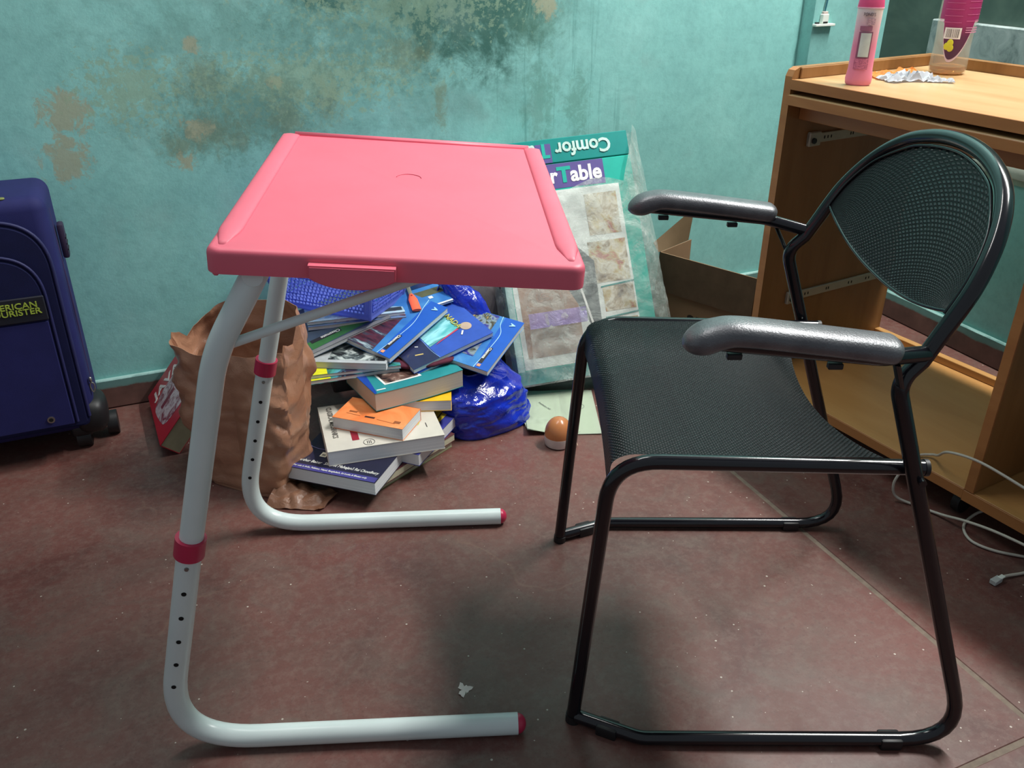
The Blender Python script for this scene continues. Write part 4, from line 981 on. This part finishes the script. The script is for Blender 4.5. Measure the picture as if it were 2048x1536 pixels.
bm = bmesh.new(); zp = [(.004 + .004 * math.cos(a) * (1 + .3 * math.sin(a)), -.002 + .030, .138 + .011 * math.sin(a)) for a in [2 * math.pi * k / 20 for k in range(21)]]
addsweep(bm, zp, .0014, 6, False); addbox(bm, (.003, .026, .157), (.006, .006, .012), None, .002, 1); bmo('zip_pull', bm, M_zip, sc, 60)
ellipsoid('top_badge', (-.075, .030, SH1 - .001), (.010, .006, .0022), mat('dull_lime_badge', (126, 132, 70), .6), sc, p=3, nu=16, nv=8)
for x in (-.035, -.365):
    for y in (.04, .175):
        bm = bmesh.new(); addcyl(bm, (x - .014, y, .0235), (x + .014, y, .0235), .0235, seg=24); addbox(bm, (x, y, .045), (.045, .045, .035), None, .012, 3)
        bmo('wheel', bm, M_dark, sc, 40)
ellipsoid('corner_guard', (-.012, .055, .072), (.034, .050, .040), M_dark, sc, p=3, nu=24, nv=14)
cyl('side_wheel', (.012, .075, .026), (.034, .075, .026), .026, M_dark, sc, seg=28)

# ------------------------------------------------------------------ comfort table carton in film
uu = Vector((.972, .226, .066)).normalized(); vv = Vector((-.162, .441, .883)); vv = (vv - uu * vv.dot(uu)).normalized(); nv_ = uu.cross(vv)
CM = Matrix((uu, vv, nv_)).transposed().to_4x4(); CM.translation = Vector((.0205, 1.839, .034))
cb = thing('table_carton', 'flat teal printed carton wrapped in crumpled clear film, leaning on the back wall', 'box', M=CM)
BWD, BH, BT = .356, .570, .068
M_teal = mat('teal_print', (20, 140, 134), .3, var=.05)
M_teal2 = mat('light_teal_print', (40, 178, 160), .3, var=.05)
M_vio = mat('violet_print', (96, 84, 146), .35, var=.08)
box('carton_body', (0, 0, -BT), (BWD, .512, 0), M_teal2, cb, .002, 1)
fp = box('top_flap', (0, .514, -BT), (BWD, BH + .002, -.0015), M_teal, cb, .0015, 1)
def cp(nm, x0, x1, y0, y1, m, z=.0006): return box(nm, (x0, y0, z - .0005), (x1, y1, z), m, cb)
cp('name_panel', .0, .285, .452, .511, M_vio)
cp('left_panel', .0, .016, .03, .45, mat('pale_aqua', (170, 206, 200), .4))
M_p1 = blotch('meal_print', [(.30, (96, 76, 66)), (.42, (170, 154, 128)), (.5, (214, 208, 190)), (.58, (190, 170, 120)), (.66, (170, 60, 50)), (.72, (150, 140, 120))], 20, .35, 4, .6)
M_p2 = blotch('person_print', [(.38, (150, 112, 92)), (.5, (176, 140, 118)), (.62, (150, 84, 64))], 8, .35)
cp('picture_panel', .018, .316, .035, .448, mat('white_print', (226, 232, 226), .4))
cp('printed_picture', .030, .170, .060, .300, M_p2, .0011)
bm = bmesh.new(); bm.faces.new([bm.verts.new(q) for q in ((.115, .285, .0014), (.22, .07, .0014), (.225, .27, .0014), (.17, .33, .0014))]); bmo('printed_picture', bm, mat('slate_print', (92, 98, 100), .4, var=.2), cb)
sweep('printed_line', [(.165, .30, .002), (.205, .09, .002)], (.0004, .003), M_wht, cb, 6, up=(0, 0, 1))
for (x0, x1, y0, y1) in ((.225, .305, .33, .43), (.215, .31, .215, .315), (.235, .312, .055, .125), (.235, .312, .145, .205)): cp('printed_picture', x0, x1, y0, y1, M_p1, .0011)
cp('bottom_band', .0, .356, .0, .032, M_teal, .0008)
for y in (.205, .13): sweep('printed_line', [(.232, y, .0016), (.316, y + .006, .0016)], (.0004, .002), M_teal, cb, 6, up=(0, 0, 1))
M_big = mat('bold_white_ink', (240, 240, 238), .4)
lettering('able', .050, M_big, cb, None, M=Matrix.Translation((.278, .466, .0012)), align='RIGHT', bold=.0016, sx=.95)
lettering('T', .050, M_teal2, cb, None, M=Matrix.Translation((.201, .466, .0012)), align='RIGHT', bold=.0022, sx=1.05)
lettering('Comfor', .050, M_big, cb, None, M=Matrix.Translation((.168, .466, .0012)), align='RIGHT', bold=.0016, sx=.9)
RF = Matrix.Rotation(R(180), 4, 'Z')
lettering('Comfor', .046, mat('mint_ink', (196, 226, 216), .4), cb, None, M=Matrix.Translation((.312, .559, .0002)) @ RF, bold=.0012, sx=.93)
box('name_panel', (.125, .5145, -.0010), (.163, .560, .0), M_vio, cb); lettering('T', .046, M_teal2, cb, None, M=Matrix.Translation((.158, .559, .0006)) @ RF, bold=.0018)
lettering('able', .046, mat('mint_ink', (196, 226, 216), .4), cb, None, M=Matrix.Translation((.124, .559, .0006)) @ RF, bold=.0012, sx=.93)
# clear film
t = NT('clear_film'); t.set(.13, 0, .8); v_ = t.coord(); tr_ = t.n('ShaderNodeBsdfTransparent'); mx_ = t.n('ShaderNodeMixShader')
t.b.inputs['Base Color'].default_value = srgb(206, 214, 206)
t.l(t.ramp(t.noise(v_, 16, 6, .7, 1.0), [(.35, .16), (.5, .32), (.7, .62)]), mx_.inputs[0]); t.bump(t.noise(v_, 30, 7, .7, 1.2), .9, .008)
t.l(tr_.outputs[0], mx_.inputs[1]); t.l(t.b.outputs[0], mx_.inputs[2]); t.l(mx_.outputs[0], t.out.inputs[0]); M_clr = t.m  # film
def filmf(u, v):
    x = -.022 + u * (BWD + .060)
    e = max(0, (x - (BWD - .03)) / .055)
    top = .452 + .012 * math.sin(x * 30) + (.150 * min(1, e) ** .8 if e > 0 else 0)
    if e > 1: top -= (e - 1) * .06
    y = -.004 + v * (top + .004)
    z = .012 + .012 * crease((x, y, .3), 9) + .005 * crease((x, y, 2.), 26)
    if x > BWD: z -= (x - BWD) * 1.4
    if x < 0: z += x * 1.6
    x += .018 * (1 - v) * (1 if u > .9 else 0) * (u - .9) * 10
    return (x, y, z)
grid('clear_film', filmf, 60, 80, M_clr, cb, 0, 180)
def filmside(u, v):
    x = BWD + .038 + .010 * math.sin(v * 5) - u * .03; y = -.004 + v * .58; return (x, y, -.04 - u * .03 + .008 * noise.noise(Vector((u * 3, v * 9, 2))))
grid('clear_film', filmside, 8, 40, M_clr, cb, 0, 180)
# small packet inside the film
pk = grid('inner_packet', lambda u, v: (.035 + u * .145 + .006 * v, .035 + v * .125, .024 + .006 * noise.noise(Vector((u * 5, v * 5, 1)))), 20, 20, M_clr, cb, 0, 180)
t = NT('lilac_film'); t.set(.15, 0, .8); t.b.inputs['Base Color'].default_value = srgb(160, 146, 204); tr_ = t.n('ShaderNodeBsdfTransparent'); mx_ = t.n('ShaderNodeMixShader'); mx_.inputs[0].default_value = .55
t.l(tr_.outputs[0], mx_.inputs[1]); t.l(t.b.outputs[0], mx_.inputs[2]); t.l(mx_.outputs[0], t.out.inputs[0]); t.bump(t.noise(t.coord(), 40, 5, .7, 1.), .8, .006); M_lil = t.m
grid('packet_header', lambda u, v: (.040 + u * .140, .128 + v * .036, .027 + .004 * noise.noise(Vector((u * 6, v * 3, 5)))), 16, 4, M_lil, cb, 0, 180)

# ------------------------------------------------------------------ brown carton
M_card = mat('corrugated_card', (138, 110, 82), .75, var=.06, vs=10); M_card2 = mat('card_inside', (158, 132, 102), .75, var=.05)
cr = thing('cardboard_carton', 'open brown cardboard carton with a raised flap between film-wrapped box and desk', 'box', (.400, 2.285, 0), R(-43.5))
CL, CW, CH = .300, .150, .215; t_ = .003
box('carton_wall', (0, 0, 0), (CL, t_, CH), M_card, cr); box('carton_wall', (0, CW - t_, 0), (CL, CW, CH - .085), M_card, cr)
box('carton_wall', (0, 0, 0), (t_, CW, CH), M_card, cr); box('carton_wall', (CL - t_, 0, 0), (CL, CW, CH - .085), M_card, cr); box('carton_base', (0, 0, 0), (CL, CW, t_), M_card2, cr)
grid('carton_flap', lambda u, v: (-.004 - v * .020 + u * v * .03, .0 + u * .145, CH - .002 + v * (.022 + .075 * u)), 4, 4, M_card2, cr, .003, 30)
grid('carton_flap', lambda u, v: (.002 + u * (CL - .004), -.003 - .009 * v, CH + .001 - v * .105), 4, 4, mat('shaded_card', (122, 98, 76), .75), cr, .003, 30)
lettering('am', .062, mat('dark_print_ink', (44, 34, 26), .6), cr, None, M=Matrix.Translation((.105, -.0006, .034)) @ Matrix.Rotation(R(90), 4, 'X'), bold=.001)

# ------------------------------------------------------------------ papers, dome lamp, scrap
ps = thing('paper_pad', 'pale green pad of loose papers on the floor below the leaning carton', 'paper', (.110, 1.778, 0), R(4))
M_pap = mat('pale_green_paper', (222, 234, 212), .6, var=.02)
for k, (dx, dy, rz_, zz) in enumerate(((-.006, .004, 3, .0006), (0, 0, 0, .0016), (.003, -.002, -2, .0028))):
    def sf(u, v, k=k):
        x = (u - .5) * .165; y = (v - .5) * .205; c = max(0, (1 - u) + (1 - v) - 1.62); return (x, y, .0 + c * .04 + .0006 * math.sin(u * 5 + k))
    s_ = grid('paper_sheet', sf, 12, 12, M_pap, ps, .0005, 180); s_.location = (dx, dy, zz); s_.rotation_euler = (0, 0, R(rz_))
    s_.name = 'paper_sheet'
lettering('Examination Hall', .0062, mat('grey_print', (110, 116, 112), .6), ps, (-.045, .042, .0042), R(-58), th=.0002)
ring = [(.048 + .012 * math.cos(a), .018 + .012 * math.sin(a), .0042) for a in [2 * math.pi * k / 24 for k in range(25)]]; sweep('printed_emblem', ring, .0004, mat('grey_print2', (150, 156, 152), .6), ps, 6)
dm = thing('dome_toy', 'small dome with amber brown top and white base, by the chair front leg', 'ornament', (.101, 1.637, 0))
lathe('dome_base', [(.024, 0), (.029, .003), (.0305, .010), (.0305, .024)], mat('offwhite_plastic', (206, 196, 190), .4), dm, 36)
M_amb = NT('amber_plastic'); M_amb.set(.25, 0, .5); M_amb.b.inputs['Base Color'].default_value = srgb(188, 122, 76); M_amb = M_amb.m
lathe('dome_top', [(.0302, .024)] + [(.0302 * math.cos(a), .028 + .038 * math.sin(a)) for a in [R(k) for k in range(0, 90, 10)]] + [(.001, .066)], M_amb, dm, 36, smooth=60)
sweep('dangling_tab', [(.030, -.008, .018), (.036, -.010, .014), (.040, -.012, .004)], .0022, mat('beige_tab', (206, 178, 156), .5), dm, 8)
def scr(u, v):
    a = u * 2 * math.pi; r = v * (.0085 + .0035 * math.sin(3 * a + 1) + .002 * math.sin(7 * a)); return (r * math.cos(a), r * 1.25 * math.sin(a), .0008 + .0007 * math.sin(a * 2) * v)
tag(grid('paper_scrap', scr, 24, 3, mat('scrap_white', (226, 212, 206), .6), None, .0003, 60, closed=True), 'tiny torn white paper scrap on the floor above the near table foot', 'scrap').location = (-.069, .942, 0)

# ------------------------------------------------------------------ network cable
M_cab = mat('grey_cable', (188, 182, 170), .45, var=.05)
cb1 = [(.960, 1.110, .130), (.904, 1.205, .144), (.876, 1.253, .150), (.834, 1.326, .155), (.806, 1.380, .142), (.812, 1.424, .108), (.818, 1.455, .090), (.796, 1.460, .0856), (.768, 1.440, .0850), (.748, 1.425, .068), (.741, 1.425, .040), (.752, 1.425, .012), (.785, 1.408, .0035), (.818, 1.372, .008), (.842, 1.325, .026), (.872, 1.270, .040), (.925, 1.180, .050)]
tag(sweep('network_cable', catmull(cb1, 8), .0026, M_cab, None, 10), 'thin grey cable looping over the desk bottom shelf and onto the floor', 'cable')
cable2 = [(1.0, 1.31, .050), (.940, 1.345, .040), (.893, 1.365, .022), (.862, 1.358, .005), (.843, 1.330, .004), (.842, 1.295, .004), (.870, 1.268, .004), (.918, 1.250, .004), (.955, 1.235, .004), (.962, 1.215, .004), (.925, 1.215, .0045), (.885, 1.205, .004), (.858, 1.198, .005), (.846, 1.193, .0055)]
pc = thing('plugged_cable', 'grey network cable with a clear plug end lying on the red floor', 'cable', (.842, 1.19, 0))
o_ = Vector((.842, 1.19, 0))
sweep('cable_run', catmull([Vector(q) - o_ for q in cable2], 8), .0026, M_cab, pc, 10)
RZ = Matrix.Rotation(math.atan2(.02, .055) + R(12), 3, 'Z')
bm = bmesh.new(); addbox(bm, (-.010, -.0055, .0055), (.021, .0115, .009), RZ, .001, 1); bmo('clear_plug', bm, mat('frosted_plug', (186, 188, 186), .2, spec=.6), pc, 40)
bm = bmesh.new(); addbox(bm, (.0005, -.0015, .0105), (.012, .008, .0022), RZ, .0008, 1); bmo('plug_latch', bm, M_white, pc, 40)
